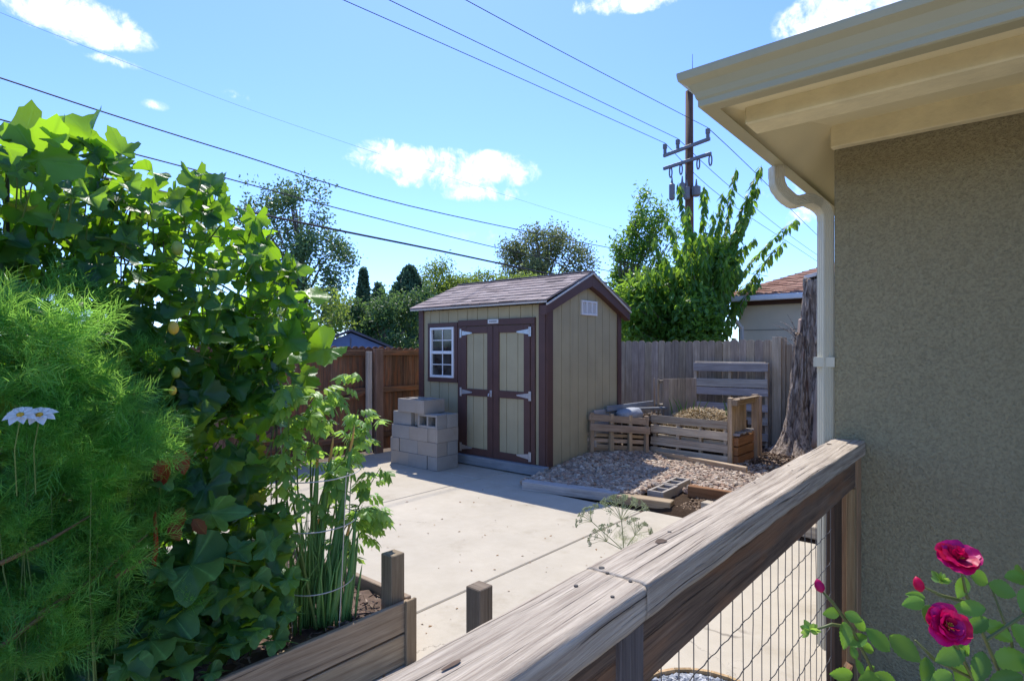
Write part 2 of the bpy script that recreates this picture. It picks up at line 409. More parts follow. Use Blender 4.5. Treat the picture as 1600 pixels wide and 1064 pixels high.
def glass():
    m, t = newmat('window_glass'); o = t.obj()
    n = t.noise(t.map(o, (3, 1, 5)), 1.0, 3)
    t.bsdf(Base_Color=t.mix(t.rng(n, .4, .6), (.015, .018, .02), (.05, .055, .055)), Roughness=.06, Specular_IOR_Level=.8)
    return m
M_glass = glass()

# ------------------------------------------------------------------ ground, patio
g = MB(); n = 60
g.add([(-900, -900, -.03), (900, -900, -.03), (900, 900, -.03), (-900, 900, -.03)], [(0, 1, 2, 3)], [(0, 0), (1, 0), (1, 1), (0, 1)])
tag(struct(g.build('ground', M_ground)))
p = MB(); J = .006
for (x0, x1, y0, y1) in [(-7.6, -5.09, -4, 1.2), (-7.6, -5.09, 1.2, 5.35), (-5.09, -2.8, -4, 1.2), (-5.09, -2.8, 1.2, 5.35), (-2.8, -.45, -4, 1.2), (-2.8, -.45, 1.2, 5.42),
                         (-7.6, -5.09, 5.35, 5.96), (-5.09, -4.36, 5.35, 5.96), (-.45, 4, -4, 3.2)]:
    p.box(((x0 + x1) / 2, (y0 + y1) / 2, -.06), (x1 - x0 - 2 * J, y1 - y0 - 2 * J, .12), var=(.5, .5))
struct(p.build('patio', M_conc, bevel=.008))
def gz(x, y): return .10 * max(0, min(1, (-3.7 - x) / .5)) * max(0, min(1, (y - 5.9) / .9))
def bumpy(name, x0, x1, y0, y1, z, amp, mat, nx=60, ny=60, edge=.0):
    b = MB(); V = []; U = []
    for j in range(ny + 1):
        for i in range(nx + 1):
            x = x0 + (x1 - x0) * i / nx; y = y0 + (y1 - y0) * j / ny
            e = min(i, nx - i, j, ny - j)
            zz = z + gz(x, y) + amp * noise.noise(Vector((x * 2.2, y * 2.2, 3))) + amp * .5 * noise.noise(Vector((x * 9, y * 9, 5)))
            if e == 0: zz = -.04
            V.append((x, y, zz))
    F = [(j * (nx + 1) + i, j * (nx + 1) + i + 1, (j + 1) * (nx + 1) + i + 1, (j + 1) * (nx + 1) + i) for j in range(ny) for i in range(nx)]
    U = [(V[i][0], V[i][1]) for f in F for i in f]
    b.add(V, F, U); return b.build(name, mat, smooth=True)
struct(bumpy('soil_ground', -4.48, -.75, 5.47, 10.25, .02, .035, M_soil))

# ------------------------------------------------------------------ leaf templates
def T(v, f, u=None):
    v = np.array(v, float); u = v[:, :2].copy() if u is None else np.array(u, float); return (v, f, u)
def t_simple(w=.45, fold=.08, droop=.15):
    return T([(0, 0, 0), (-w * .8 / 2, .3, -fold), (-w / 2 * .85, .62, -fold - droop * .4), (0, 1, -droop), (w / 2 * .85, .62, -fold - droop * .4), (w * .8 / 2, .3, -fold), (0, .3, 0), (0, .62, -droop * .35)],
             [(0, 6, 1), (1, 6, 7, 2), (2, 7, 3), (0, 5, 6), (6, 5, 4, 7), (7, 4, 3)])
def t_quad(w=.6): return T([(0, 0, 0), (-w / 2, .5, -.06), (0, 1, -.05), (w / 2, .5, -.06)], [(0, 3, 2, 1)])
def t_oval(w=.62, n=9, fold=.07, droop=.18, serr=0.0):
    V = []; 
    for i in range(n + 1):
        y = i / n; ww = w / 2 * (math.sin(math.pi * min(1, y ** .85)) ** .8 if 0 < y < 1 else 0)
        if serr: ww *= 1 + serr * (1 if i % 2 else -1)
        z = -droop * y * y
        V += [(-ww, y + .04, z + fold * ww * 3), (-ww * .5, y + .02, z + fold * ww * .8), (0, y, z), (ww * .5, y + .02, z + fold * ww * .8), (ww, y + .04, z + fold * ww * 3)]
    F = [(i * 5 + k, i * 5 + k + 1, (i + 1) * 5 + k + 1, (i + 1) * 5 + k) for i in range(n) for k in range(4)]
    return T(V, F)
def t_lobed(seed, lobes=5, depth=.24, tooth=.05, wave=.09, cup=.1, n=44, notch=.75):
    'broad lobed leaf; petiole joins at the origin, tip at +y'
    rd = random.Random(seed); V = [(0, 0, 0)]; ph = rd.random() * 6; rings = 3
    out = []
    for i in range(n):
        th = -math.pi + 2 * math.pi * (i + .5) / n   # 0 = +y (tip)
        l = math.cos(th * lobes) if abs(th) < math.pi * .9 else -1
        r = .52 * (1 + depth * l * (1 - .25 * abs(th) / math.pi)) + tooth * .5 * (1 if i % 2 else -1) + rd.uniform(-.02, .02)
        r *= (1.12 if abs(th) < .5 else 1) - .12 * abs(th) / math.pi
        if abs(th) > math.pi * .88: r *= (1 - notch)
        out.append((th, r))
    for k in range(1, rings + 1):
        q = k / rings
        for th, r in out:
            rr = r * q; z = cup * rr * rr * 2 + wave * q * q * math.sin(th * lobes * .5 + ph) + wave * .6 * q * math.sin(th * 3 + ph * 2) 
            V.append((rr * math.sin(th), rr * math.cos(th), z))
    F = []
    for i in range(n - 0):
        j = (i + 1) % n
        if i == n - 1: continue
        F.append((0, 1 + i, 1 + j))
        for k in range(rings - 1):
            a = 1 + k * n; b = 1 + (k + 1) * n
            F.append((a + i, b + i, b + j, a + j))
    return T(V, F)
def frames(normals, heads):
    'rotation matrices: local z -> normal, local y -> heading made perpendicular'
    nn = normals / np.linalg.norm(normals, axis=1, keepdims=True)
    h = heads - nn * np.sum(heads * nn, 1, keepdims=True); h /= np.linalg.norm(h, axis=1, keepdims=True) + 1e-9
    x = np.cross(h, nn)
    return np.stack([x, h, nn], axis=2)
def rnd_dirs(n): 
    a = RNG.normal(size=(n, 3)); return a / np.linalg.norm(a, axis=1, keepdims=True)
# ------------------------------------------------------------------ shed
SX0, SX1, SY0, SY1 = -6.98, -4.5, 6.0, 7.9
EZ = 2.24
sh = thing('garden_shed', 'khaki wooden shed with brown trim, double doors and shingled gable roof', 'shed', (-5.74, 6.95, 0))
def slopeZ(y): return EZ + .03 + (2.66 - EZ) * (1 - abs(y - 6.95) / .95)
def groove_panel(x0, x1, z0, z1, axis, c0, topf=None, pitch=.2, first=None, gd_=.008, gw=.012):
    'vertical grooved siding: real grooves, one side; axis 1: plane y=c0 facing -y; axis 0: plane x=c0 facing +x'
    b = MB(); xs = [x0]; x = (first if first is not None else x0 + pitch * .6)
    while x < x1 - .03: xs += [x - gw / 2, x + gw / 2]; x += pitch
    xs.append(x1); pr = []
    for i, q in enumerate(xs):
        if i == 0 or i == len(xs) - 1: pr.append((q, 0))
        elif i % 2: pr += [(q, 0), (q + .001, gd_)]
        else: pr += [(q - .001, gd_), (q, 0)]
    for (a, da), (c, dc) in zip(pr, pr[1:]):
        za = topf(a) if topf else z1; zc = topf(c) if topf else z1
        if axis == 1: V = [(a, c0 + da, z0), (c, c0 + dc, z0), (c, c0 + dc, zc), (a, c0 + da, za)]
        else: V = [(c0 - da, a, z0), (c0 - dc, c, z0), (c0 - dc, c, zc), (c0 - da, a, za)]
        b.add(V, [(0, 1, 2, 3)], [(a, z0), (c, z0), (c, zc), (a, za)], (.5, .5))
    return b
wall_mb = groove_panel(SX0, SX1, .14, EZ, 1, SY0, first=-6.93)
topg = lambda y: slopeZ(y) - .01
# gable needs a break at the ridge: two panels
def merge(a, b):
    k = len(a.v); a.v += b.v; a.f += [[i + k for i in f] for f in b.f]; a.uv += b.uv; a.va += b.va; return a
merge(wall_mb, groove_panel(SY0, 6.95, .1, 0, 0, SX1, topg, first=6.14))
merge(wall_mb, groove_panel(6.95, SY1, .1, 0, 0, SX1, topg, first=6.98))
# back and left walls, thick inner core
wall_mb.prism([(SY0 + .012, .14), (SY1, .14), (SY1, EZ), (6.95, 2.65), (SY0 + .012, EZ)], 0, SX0, SX1 - .012)
wall_mb.build('wall', M_siding, sh)
b = MB()
b.box((SX0 + .05, SY0 - .012, (EZ + .1) / 2 + .02), (.11, .024, EZ - .10), var=(.5, .5)); b.build('corner_trim', M_brown, sh, bevel=.003)
b = MB(); b.box((SX1 - .055, SY0 - .012, (EZ + .1) / 2 + .02), (.11, .024, EZ - .10), var=(.5, .5)); b.box((SX1 + .012, SY0 + .053, (EZ + .1) / 2 + .01), (.024, .13, EZ - .12), var=(.5, .5)); b.build('corner_trim', M_brown, sh, bevel=.003)
b = MB(); b.box((SX1 + .012, SY1 - .05, (EZ + .1) / 2 + .01), (.024, .1, EZ - .12), var=(.5, .5)); b.build('corner_trim', M_brown, sh, bevel=.003)
# gable fascia: L-shaped boards following the roof + apex fill
b = MB()
for s in (-1, 1):
    yo = 6.95 + s * 1.08; zo = slopeZ(yo) - .02
    P = [(6.95, 2.70), (yo, zo + .02), (yo, zo - .10), (6.95 + s * .24, slopeZ(6.95 + s * .24) - .13), (6.95, 2.535)]
    if s < 0: P = P[::-1]
    b.prism(P, 0, SX1 + .0015, SX1 + .1)
b.build('gable_fascia', M_brown, sh, bevel=.003)
b = MB()
for s in (-1, 1):
    yo = 6.95 + s * 1.09
    b.board((SX1 + .112, 6.95, 2.722), (SX1 + .112, yo, slopeZ(yo) + .014), .02, .02, up=(1, 0, 0))
b.board((SX0 - .06, 5.865, 2.262), (SX1 + .1, 5.865, 2.262), .02, .03)
b.build('drip_edge', paint('drip_edge_paint', (.62, .60, .55), .5, .08), sh)
# shingle courses as real overlapping strips with cut tabs
def shingle_roof(mb, x0, x1, ya, za, yb, zb, course=.135, tab=.3, thick=.008):
    L = math.hypot(yb - ya, zb - za); n = int(L / course) + 1; dy, dz = (yb - ya) / L, (zb - za) / L
    nx = -dz if yb > ya else dz; ny_, nz_ = (-dz, dy) if dy > 0 else (dz, -dy)
    if nz_ < 0: ny_, nz_ = -ny_, -nz_
    for i in range(n):
        s0 = i * course; s1 = min(L, s0 + course * 1.15)
        if s0 > L - .02: break
        x = x0 - random.random() * tab
        while x < x1:
            wv = tab * random.uniform(.45, 1.2); a, c = max(x, x0), min(x + wv - .004, x1)
            x += wv
            if c - a < .02: continue
            lift = thick * random.uniform(.8, 1.9); v = random.random(); sj = s0 + random.uniform(-.004, .004)
            P = []
            for (ss, hh) in ((sj, lift), (s1, .0), (s1, -.006), (sj, lift - .01)):
                P.append((ya + dy * ss + ny_ * hh, za + dz * ss + nz_ * hh))
            V = [(q, py, pz) for q in (a, c) for (py, pz) in P]
            F = [(0, 1, 5, 4), (3, 7, 6, 2), (0, 4, 7, 3), (0, 3, 2, 1), (4, 5, 6, 7)]
            if dy < 0: F = [f[::-1] for f in F]
            U = [((V[k][0]) * 1, (V[k][1] + V[k][2])) for f in F for k in f]
            mb.add(V, F, U, (v, random.random()))
def shinglemat(name, cols):
    m, t = newmat(name); v = t.var(); o = t.obj()
    r = t.n('ShaderNodeValToRGB', Fac=v.outputs[0]); e = r.color_ramp.elements
    for i, c in enumerate(cols):
        el = e[i] if i < 2 else e.new(1); el.position = i / (len(cols) - 1); el.color = (*c, 1)
    n = t.noise(o, 150, 3, .7); k = t.rng(n, .3, .7, .6, 1.35); n2 = t.rng(t.noise(o, 2.2, 5, .6), .35, .7, .85, 1.15)
    k = t.m('MULTIPLY', k, n2)
    col = t.mix(1.0, r.outputs[0], t.n('ShaderNodeCombineColor', Red=k, Green=k, Blue=k).outputs[0], 'MULTIPLY')
    t.bsdf(Base_Color=col, Roughness=.95, Normal=t.bump(n, .6, .004), Specular_IOR_Level=.15); return m
M_sh1 = shinglemat('shed_shingle_tabs', [(.24, .19, .17), (.42, .345, .31), (.31, .245, .22), (.36, .30, .27)])
M_sh2 = shinglemat('garage_shingle_tabs', [(.26, .13, .095), (.44, .26, .19), (.33, .175, .125), (.38, .22, .16)])
M_sh4 = shinglemat('house_shingle_tabs', [(.12, .10, .09), (.2, .17, .15)])
b = MB()
shingle_roof(b, SX0 - .07, SX1 + .11, 5.85, 2.285, 6.95, 2.75)
shingle_roof(b, SX0 - .07, SX1 + .11, 8.05, 2.285, 6.95, 2.75)
b.board((SX0 - .07, 6.95, 2.752), (SX1 + .11, 6.95, 2.752), .12, .012)
b.prism([(5.85, 2.262), (6.95, 2.727), (8.05, 2.262), (8.05, 2.275), (6.95, 2.741), (5.85, 2.275)], 0, SX0 - .06, SX1 + .1)
b.build('roof', M_sh1, sh)
# window
wf = MB(); X0, X1, Z0, Z1 = -6.77, -6.12, 1.16, 2.05; tw = .065; yy = SY0 - .012
wf.box(((X0 + X1) / 2, yy, Z1 - tw / 2), (X1 - X0, .026, tw)); wf.box(((X0 + X1) / 2, yy - .002, Z0 + tw / 2), (X1 - X0, .03, tw))
for x in (X0 + tw / 2, X1 - tw / 2): wf.box((x, yy, (Z0 + Z1) / 2), (tw, .026, Z1 - Z0 - 2 * tw - .002))
win = wf.build('window', M_brown, sh, bevel=.002)
fr = MB(); a0, a1, c0, c1 = X0 + tw + .003, X1 - tw - .003, Z0 + tw + .003, Z1 - tw - .003; mz = (c0 + c1) / 2
t_ = .035
fr.box(((a0 + a1) / 2, yy - .006, c1 - t_ / 2), (a1 - a0, .05, t_)); fr.box(((a0 + a1) / 2, yy - .006, c0 + t_ / 2), (a1 - a0, .05, t_))
for x in (a0 + t_ / 2, a1 - t_ / 2): fr.box((x, yy - .006, mz), (t_, .05, c1 - c0 - 2 * t_ - .001))
fr.box(((a0 + a1) / 2, yy - .008, mz), (a1 - a0 - 2 * t_ - .001, .04, .045))
mx_ = (a0 + a1) / 2
for (z0, z1) in ((c0 + t_, mz - .023), (mz + .023, c1 - t_)):
    fr.box((mx_, yy - .003, (z0 + z1) / 2), (.014, .012, z1 - z0)); 
    for x0, x1 in ((a0 + t_, mx_ - .008), (mx_ + .008, a1 - t_)): fr.box(((x0 + x1) / 2, yy - .003, (z0 + z1) / 2), (x1 - x0, .012, .014))
fr.part('frame', M_white, win, bevel=.002)
gp = MB(); gp.box((mx_, yy + .004, mz), (a1 - a0 - .04, .004, c1 - c0 - .04)); gp.part('pane', M_glass, win)
# double doors
DX0, DXM, DX1, DZ0, DZ1 = -6.03, -5.40, -4.74, .135, 1.985
b = MB()
b.box(((DX0 + DX1) / 2, SY0 - .014, DZ1 + .045), (DX1 - DX0 + .14, .034, .085)); 
for x in (DX0 - .04, DX1 + .035): b.box((x, SY0 - .013, (DZ0 + DZ1) / 2), (.07, .03, DZ1 - DZ0))
b.build('door_frame', M_brown, sh, bevel=.003)
def door(x0, x1, s):
    d = MB(); y = SY0 - .024; st_ = .105; x0 += .004; x1 -= .004
    for x in (x0 + st_ / 2, x1 - st_ / 2): d.box((x, y, (DZ0 + DZ1) / 2), (st_, .03, DZ1 - DZ0 - .01))
    for z, h in ((DZ0 + .055, .10), (DZ1 - .055, .10), (1.035, .10)): d.box(((x0 + x1) / 2, y + .001, z), (x1 - x0 - 2 * st_ - .001, .03, h))
    o = d.build('door', M_brown, sh, bevel=.003)
    pnl = groove_panel(x0 + st_ - .01, x1 - st_ + .01, DZ0 + .1, DZ1 - .1, 1, y + .004, pitch=.2, first=x0 + st_ + .13)
    pnl.part('panel', M_siding, o)
    hx = x0 + .02 if s < 0 else x1 - .02; sg = -s
    for z in (DZ0 + .10, 1.035, DZ1 - .10):
        h = MB(); yy_ = y - .0175
        h.box((hx - sg * .03, yy_, z), (.028, .006, .125))
        h.tube([(hx - sg * .012, yy_ - .004, z - .062), (hx - sg * .012, yy_ - .004, z + .062)], .007, 8)
        P = [(hx, z - .035), (hx + sg * .20, z - .008), (hx + sg * .205, z + .008), (hx, z + .035)]
        if sg < 0: P = P[::-1]
        h.prism(P, 1, yy_ - .003, yy_ + .0015)
        for q in (.03, .08, .14): h.box((hx + sg * q, yy_ - .004, z), (.008, .003, .008))
        h.part('hinge', M_galv, o)
    return o
dl = door(DX0, DXM, -1); dr = door(DXM, DX1, 1)
h = MB(); h.box((DXM - .035, SY0 - .043, 1.035), (.035, .01, .09)); h.tube([(DXM - .035, SY0 - .05, 1.035), (DXM - .035, SY0 - .09, 1.035), (DXM - .035, SY0 - .095, 1.0)], .008, 8)
h.part('latch', M_galv, dl, bevel=.002)
b = MB(); b.box((-5.40, SY0 - .0345, DZ1 + .055), (.20, .006, .06)); pl = b.build('name_plate', M_plate, sh, bevel=.003)
b = MB()
for i in range(7): b.box((-5.46 + i * .02, SY0 - .0385, DZ1 + .055), (.012, .002, .018 if i % 2 else .022))
b.part('lettering', M_ink, pl)
b = MB(); b.box((-5.26, SY0 - .06, .075), (1.62, .10, .12), jit=.004); b.build('door_sill', M_skid, sh, bevel=.006)
b = MB(); b.box((-5.74, SY0 + .05, .06), (2.4, .08, .10)); b.box((-5.74, SY1 - .06, .06), (2.4, .09, .10)); b.box((SX1 - .04, 6.95, .055), (.09, 1.75, .10)); b.build('skid', M_timber, sh, bevel=.004)
# gable vent
b = MB(); y0, y1, z0, z1 = 6.80, 7.20, 2.135, 2.34; x = SX1 + .012
for z in (z0 + .012, z1 - .012): b.box((x, (y0 + y1) / 2, z), (.03, y1 - y0, .024))
for y in (y0 + .012, y1 - .012, y0 + (y1 - y0) / 3, y0 + (y1 - y0) * 2 / 3): b.box((x, y, (z0 + z1) / 2), (.028, .022, z1 - z0 - .05))
for i in range(9):
    z = z0 + .03 + i * .0182; b.box((x - .004, (y0 + y1) / 2, z), (.016, y1 - y0 - .03, .004), Rm=Matrix.Rotation(R(35), 3, 'Y'))
b.box((x - .0105, (y0 + y1) / 2, (z0 + z1) / 2), (.004, y1 - y0 - .02, z1 - z0 - .02))
b.build('vent', M_white, sh)

# ------------------------------------------------------------------ block stack
def block_mb(c, rot=0, flip=False, half=False, solid_slot=False):
    'hollow concrete block .39x.19x.19; cells run along z, or along y when flip'
    L, W_, H = (.19 if half else .392), .19, .187; b = MB(); wl = .032
    def bx(cx, cy, cz, sx, sy, sz):
        if flip: cy, cz, sy, sz = cz, cy, sz, sy
        M = Matrix.Rotation(rot, 3, 'Z'); q = M @ Vector((cx, cy, cz))
        b.box(Vector(c) + q + Vector((0, 0, H / 2)), (sx, sy, sz), Rm=M, var=VV)
    VV = (random.random(), random.random())
    bx(0, W_ / 2 - wl / 2, 0, L, wl, H); bx(0, -W_ / 2 + wl / 2, 0, L, wl, H)
    for x in ((-L / 2 + wl / 2, 0, L / 2 - wl / 2) if not half else (-L / 2 + wl / 2, L / 2 - wl / 2)):
        bx(x, 0, 0, wl, W_ - 2 * wl - .0005, H - .002)
    return b
M_block2 = concrete('block_concrete_brown', (.40, .355, .30))
def blk(label, c, rot=0, flip=False, group='grey concrete blocks stacked by the shed', mat=None, half=False):
    o = block_mb((0, 0, 0), rot, flip, half).build('concrete_block', mat or random.choice([M_block, M_block, M_block2]), None, (0, 0, 0), bevel=.004, seg=2)
    o.location = c; ROOT[o.name] = Vector(c); return tag(o, label, 'concrete block', group)
P90 = R(90); H_ = .19
stack = [
 # layer, x, y, rot, flip, label
 (0, -6.62, 5.40, 0, 0, 'concrete block at the left end of the stack bottom row, by the fence'),
 (0, -6.22, 5.40, 0, 0, 'middle concrete block of the bottom row in the stack beside the shed'),
 (0, -5.92, 5.50, P90, 0, 'concrete block at the right corner of the bottom row, nearest the shed doors'),
 (1, -6.72, 5.50, P90, 0, 'end-on concrete block at the far left of the second row up'),
 (1, -6.42, 5.40, 0, 0, 'concrete block left of centre in the second row up of the stack'),
 (1, -6.02, 5.40, 0, 0, 'front right concrete block in the second row up of the stack'),
 (1, -6.02, 5.60, 0, 0, 'concrete block behind the front right one in the second row up'),
 (2, -6.60, 5.40, 0, 0, 'concrete block at the left end of the third row up, by the fence'),
 (2, -6.205, 5.40, 0, 0, 'concrete block in the middle of the third row with a chipped shadowed edge'),
 (2, -5.91, 5.50, P90, 0, 'concrete block at the right of the third row, its long side to the gravel'),
 (3, -6.60, 5.43, 0, 0, 'concrete block at the left end of the fourth row, below the top block'),
 (3, -6.30, 5.60, P90, 0, 'concrete block behind the hollow one in the fourth row'),
 (3, -6.02, 5.40, 0, 1, 'concrete block lying on its side, its two square hollows facing out'),
 (3, -6.01, 5.60, 0, 0, 'concrete block at the back right of the fourth row, behind the hollow one'),
 (4, -6.46, 5.40, 0, 0, 'topmost concrete block at the left of the short top row'),
 (4, -6.165, 5.48, P90, 0, 'topmost concrete block at the right of the short top row'),
 (4, -6.46, 5.60, 0, 0, 'topmost concrete block at the back, catching the sun'),
]
for (l, x, y, r, fl, lab) in stack:
    blk(lab, (x + random.uniform(-.006, .006), y + random.uniform(-.006, .006), .001 + l * .1895), r + random.uniform(-.012, .012), bool(fl))
blk('concrete block lying on the gravel edge, its hollows up, nearer the patio', (-2.875, 5.99, -.075), P90 + .02, False, 'concrete blocks on the gravel', M_block2)
blk('concrete block lying on the gravel, its hollows up, farther from the patio', (-2.90, 6.395, -.07), P90 + .05, False, 'concrete blocks on the gravel', M_block2)

# ------------------------------------------------------------------ fences
def picket_run(axis, c, a0, a1, z0, z1, mat, face, parent, w_=.14, name='picket_panel', notop=False):
    b = MB(); a = a0
    while a < a1:
        ww = w_ * random.uniform(.93, 1.03); zt = z1 + random.uniform(-.018, .018); g_ = random.uniform(.002, .008); e = .03
        P = [(a, z0), (a + ww - g_, z0), (a + ww - g_, zt - e * 1.1), (a + ww - g_ - e, zt - .006), (a + ww / 2, zt), (a + e, zt - .006), (a, zt - e * 1.1)]
        dd = random.uniform(-.004, .004); o = random.random() * 30
        V = [((q[0], c + dd + s, q[1]) if axis == 0 else (c + dd + s, q[0], q[1])) for s in (0, .017) for q in P]
        n = len(P); F = [tuple(range(n)), tuple(range(n, 2 * n))[::-1]] + [(i, n + i, n + (i + 1) % n, (i + 1) % n) for i in range(n)]
        U = [((V[i][2] + o), V[i][0 if axis == 0 else 1] + o) for f in F for i in f]
        b.add(V, F, U); a += ww
    return b.build(name, mat, parent)
fb = thing('back_fence', 'weathered grey dog-ear picket fence behind the shed and compost bins', 'fence', (-4.5, 10.3, 0))
picket_run(0, 10.30, -9.0, -2.86, .03, 1.81, M_fence, -1, fb)
fl_ = MB()
for (x, z1, z) in ((-2.68, 1.73, 0), (-2.56, 1.71, 0), (-2.44, 1.68, 0), (-2.3, 1.70, 0), (-2.16, 1.66, 0), (-2.02, 1.70, 0), (-1.88, 1.68, 0), (-1.74, 1.70, 0), (-1.6, 1.69, 0), (-1.46, 1.70, 0), (-1.32, 1.69, 0), (-1.18, 1.70, 0), (-1.04, 1.69, 0), (-.9, 1.7, 0)):
    fl_.box((x, 10.22, z1 / 2), (.105, .018, z1))
fl_.build('picket_panel', M_fence, fb)
b = MB(); b.box((-2.85, 10.17, .93), (.145, .04, 1.86)); b.build('post', M_pallet, fb, bevel=.003)
b = MB(); b.box((-2.765, 10.23, .92), (.09, .09, 1.86)); b.build('post', M_fence, fb, bevel=.003)
for z in (.35, 1.5): b = MB(); b.box((-5.6, 10.345, z), (6.8, .04, .09)); b.build('rail', M_fence, fb)
lf = thing('side_fence', 'dark red-brown wooden fence with rails and posts left of the shed', 'fence', (-7.63, 5.5, 0))
picket_run(1, -7.72, -3.0, 10.3, .03, 1.69, M_fencer, 1, lf, .13)
for (y, w_, x, t2) in ((5.66, .14, -7.60, .1), (3.2, .14, -7.60, .1), (.8, .14, -7.6, .1), (7.9, .14, -7.6, .1)):
    b = MB(); b.box((x, y, .83), (t2, w_, 1.66)); b.build('post', M_fpost, lf, bevel=.004)
b = MB(); b.box((-7.62, 5.50, .82), (.06, .085, 1.60)); b.build('post', M_pallet, lf, bevel=.004)
for (y0, y1) in ((-3, .72), (.88, 3.12), (3.28, 5.45), (5.74, 7.82), (7.98, 10.2)):
    for z, hh in ((.28, .09), (1.0, .09), (1.595, .08)):
        b = MB(); b.box((-7.672, (y0 + y1) / 2, z), (.055, y1 - y0, hh), jit=.002); b.build('rail', M_fencer, lf, bevel=.003)
b = MB(); b.board((-7.66, 3.4, .3), (-7.66, 5.4, .98), .06, .09); b.build('brace', M_fencer, lf, bevel=.003)

# ------------------------------------------------------------------ timbers, gravel, mulch
def timber(label, p0, p1, w_, t2, mat, name='landscape_timber'):
    c = (Vector(p0) + Vector(p1)) / 2; b = MB(); b.board(p0, p1, w_, t2, jit=.006)
    o = b.build(name, mat, None, (c.x, c.y, 0), bevel=.007); return tag(o, label, 'timber')
timber('grey timber edging the gravel in the shade of the shed', (-4.33, 5.33, .045), (-3.18, 5.57, .045), .14, .10, M_timber)
timber('pale brown timber edging the gravel next to the concrete block', (-3.22, 5.53, .04), (-2.60, 5.63, .04), .16, .085, M_bed)
timber('reddish half-buried timber beyond the concrete blocks', (-2.66, 6.17, .08), (-1.9, 6.20, .08), .06, .13, M_rust)
timber('long grey timber on the ground behind the wire mesh gate', (-2.3, 5.72, .06), (-.8, 5.50, .06), .12, .11, M_pallet)
timber('short dark timber along the base of the shed gable wall', (-4.40, 6.15, .06), (-4.38, 7.5, .06), .06, .07, M_rust)
def stone_T(seed):
    r = random.Random(seed); t = (1 + 5 ** .5) / 2
    v = [(-1, t, 0), (1, t, 0), (-1, -t, 0), (1, -t, 0), (0, -1, t), (0, 1, t), (0, -1, -t), (0, 1, -t), (t, 0, -1), (t, 0, 1), (-t, 0, -1), (-t, 0, 1)]
    f = [(0, 11, 5), (0, 5, 1), (0, 1, 7), (0, 7, 10), (0, 10, 11), (1, 5, 9), (5, 11, 4), (11, 10, 2), (10, 7, 6), (7, 1, 8), (3, 9, 4), (3, 4, 2), (3, 2, 6), (3, 6, 8), (3, 8, 9), (4, 9, 5), (2, 4, 11), (6, 2, 10), (8, 6, 7), (9, 8, 1)]
    sx, sy, sz = r.uniform(.8, 1.3), r.uniform(.6, .9), r.uniform(.4, .7)
    v = [(x / 2 * sx * r.uniform(.8, 1.15), y / 2 * sy * r.uniform(.8, 1.15), z / 2 * sz * r.uniform(.8, 1.15)) for x, y, z in v]
    return T(v, f)
ST = [stone_T(i) for i in range(6)]
def scatter_stones(name, mat, n, region, size, z=.03, zr=.03, kinds=ST):
    b = MB(); P = []
    while len(P) < n:
        q = region()
        if q is not None: P.append((q[0], q[1], z + RNG.random() * zr + (q[2] if len(q) > 2 else 0)))
    P = np.array(P); per = np.array_split(np.arange(n), len(kinds))
    for k, idx in zip(kinds, per):
        m = len(idx); b.scatter(k, P[idx], frames(rnd_dirs(m) * .5 + np.array([0, 0, .8]), rnd_dirs(m)), RNG.uniform(*size, m))
    return tag(b.build(name, mat), kind='stuff')
def reg_gravel():
    x = random.uniform(-4.46, -1.7); y = random.uniform(5.4, 8.3)
    edge = 5.37 + .16 * (x + 4.3) if x < -2.6 else 6.24
    if y < edge + .03: return None
    if -3.0 < x < -2.74 and y < 6.62: return None
    if x > -2.74 and y < 6.26: return None
    if x > -2.3 and y > 7.2 and random.random() < .8: return None
    if y > 7.9 and random.random() < .6: return None
    m = gz(x, y) + .05 * math.exp(-((x + 3.7) ** 2 + (y - 6.4) ** 2) / .9) + .045 * math.exp(-((x + 3.05) ** 2 + (y - 5.95) ** 2) / .12)
    return (x, y, m)
scatter_stones('gravel', M_stone, 9500, reg_gravel, (.025, .054), .012, .045)
chip = T([(-.5, -.12, 0), (.5, -.16, 0), (.45, .14, .04), (-.5, .1, .03), (-.5, -.12, .1), (.5, -.16, .07), (.45, .14, .1), (-.5, .1, .1)], [(3, 2, 1, 0), (4, 5, 6, 7), (0, 1, 5, 4), (1, 2, 6, 5), (2, 3, 7, 6), (3, 0, 4, 7)])
def reg_mulch():
    x = random.uniform(-2.9, -.8); y = random.uniform(6.3, 10.2)
    if y < 7.2 - (x + 2.3) * .5: return None
    return (x, y)
scatter_stones('mulch', M_mulch, 5000, reg_mulch, (.03, .09), .03, .04, [chip])
def reg_dirt(): return (random.uniform(-2.55, -.8), random.uniform(5.6, 6.3))
scatter_stones('dirt_crumbs', varmat('crumbs', [(.22, .14, .08), (.36, .25, .15), (.16, .10, .06)]), 1800, reg_dirt, (.008, .02), .015, .02)

# ------------------------------------------------------------------ compost bins
cb = thing('compost_bin', 'low pallet compost bin heaped with straw, a four-slat grey pallet at its front', 'compost bin', (-3.5, 8.3, 0))
X0, X1, Y = -4.06, -2.90, 8.05
b = MB()
for (z0, z1) in ((.555, .665), (.40, .512), (.22, .34), (.055, .185)):
    b.board((X0, Y, (z0 + z1) / 2), (X1, Y, (z0 + z1) / 2 - .015), z1 - z0, .02, up=(0, -1, 0), jit=.004)
for x in (X0 + .05, X0 + .42, X0 + .76, X1 - .04): b.box((x, Y + .045, .34), (.045, .065, .60))
for (z) in (.57, .32, .09): b.board((X0 + .02, Y + .095, z), (X1 - .02, Y + .095, z - .01), .09, .018, up=(0, -1, 0), jit=.003)
b.build('front_pallet', M_pallet, cb, bevel=.003)
b = MB()  # right side: tall end pallet
for i, yy_ in enumerate((8.085, 8.18, 8.275, 8.37, 8.465, 8.56, 8.65)): b.box((X1 + .03 + (0 if i == 0 else .0), yy_, .66 if i else .52), (.025 if i else .06, .088, .60 if i else .92), jit=.002)
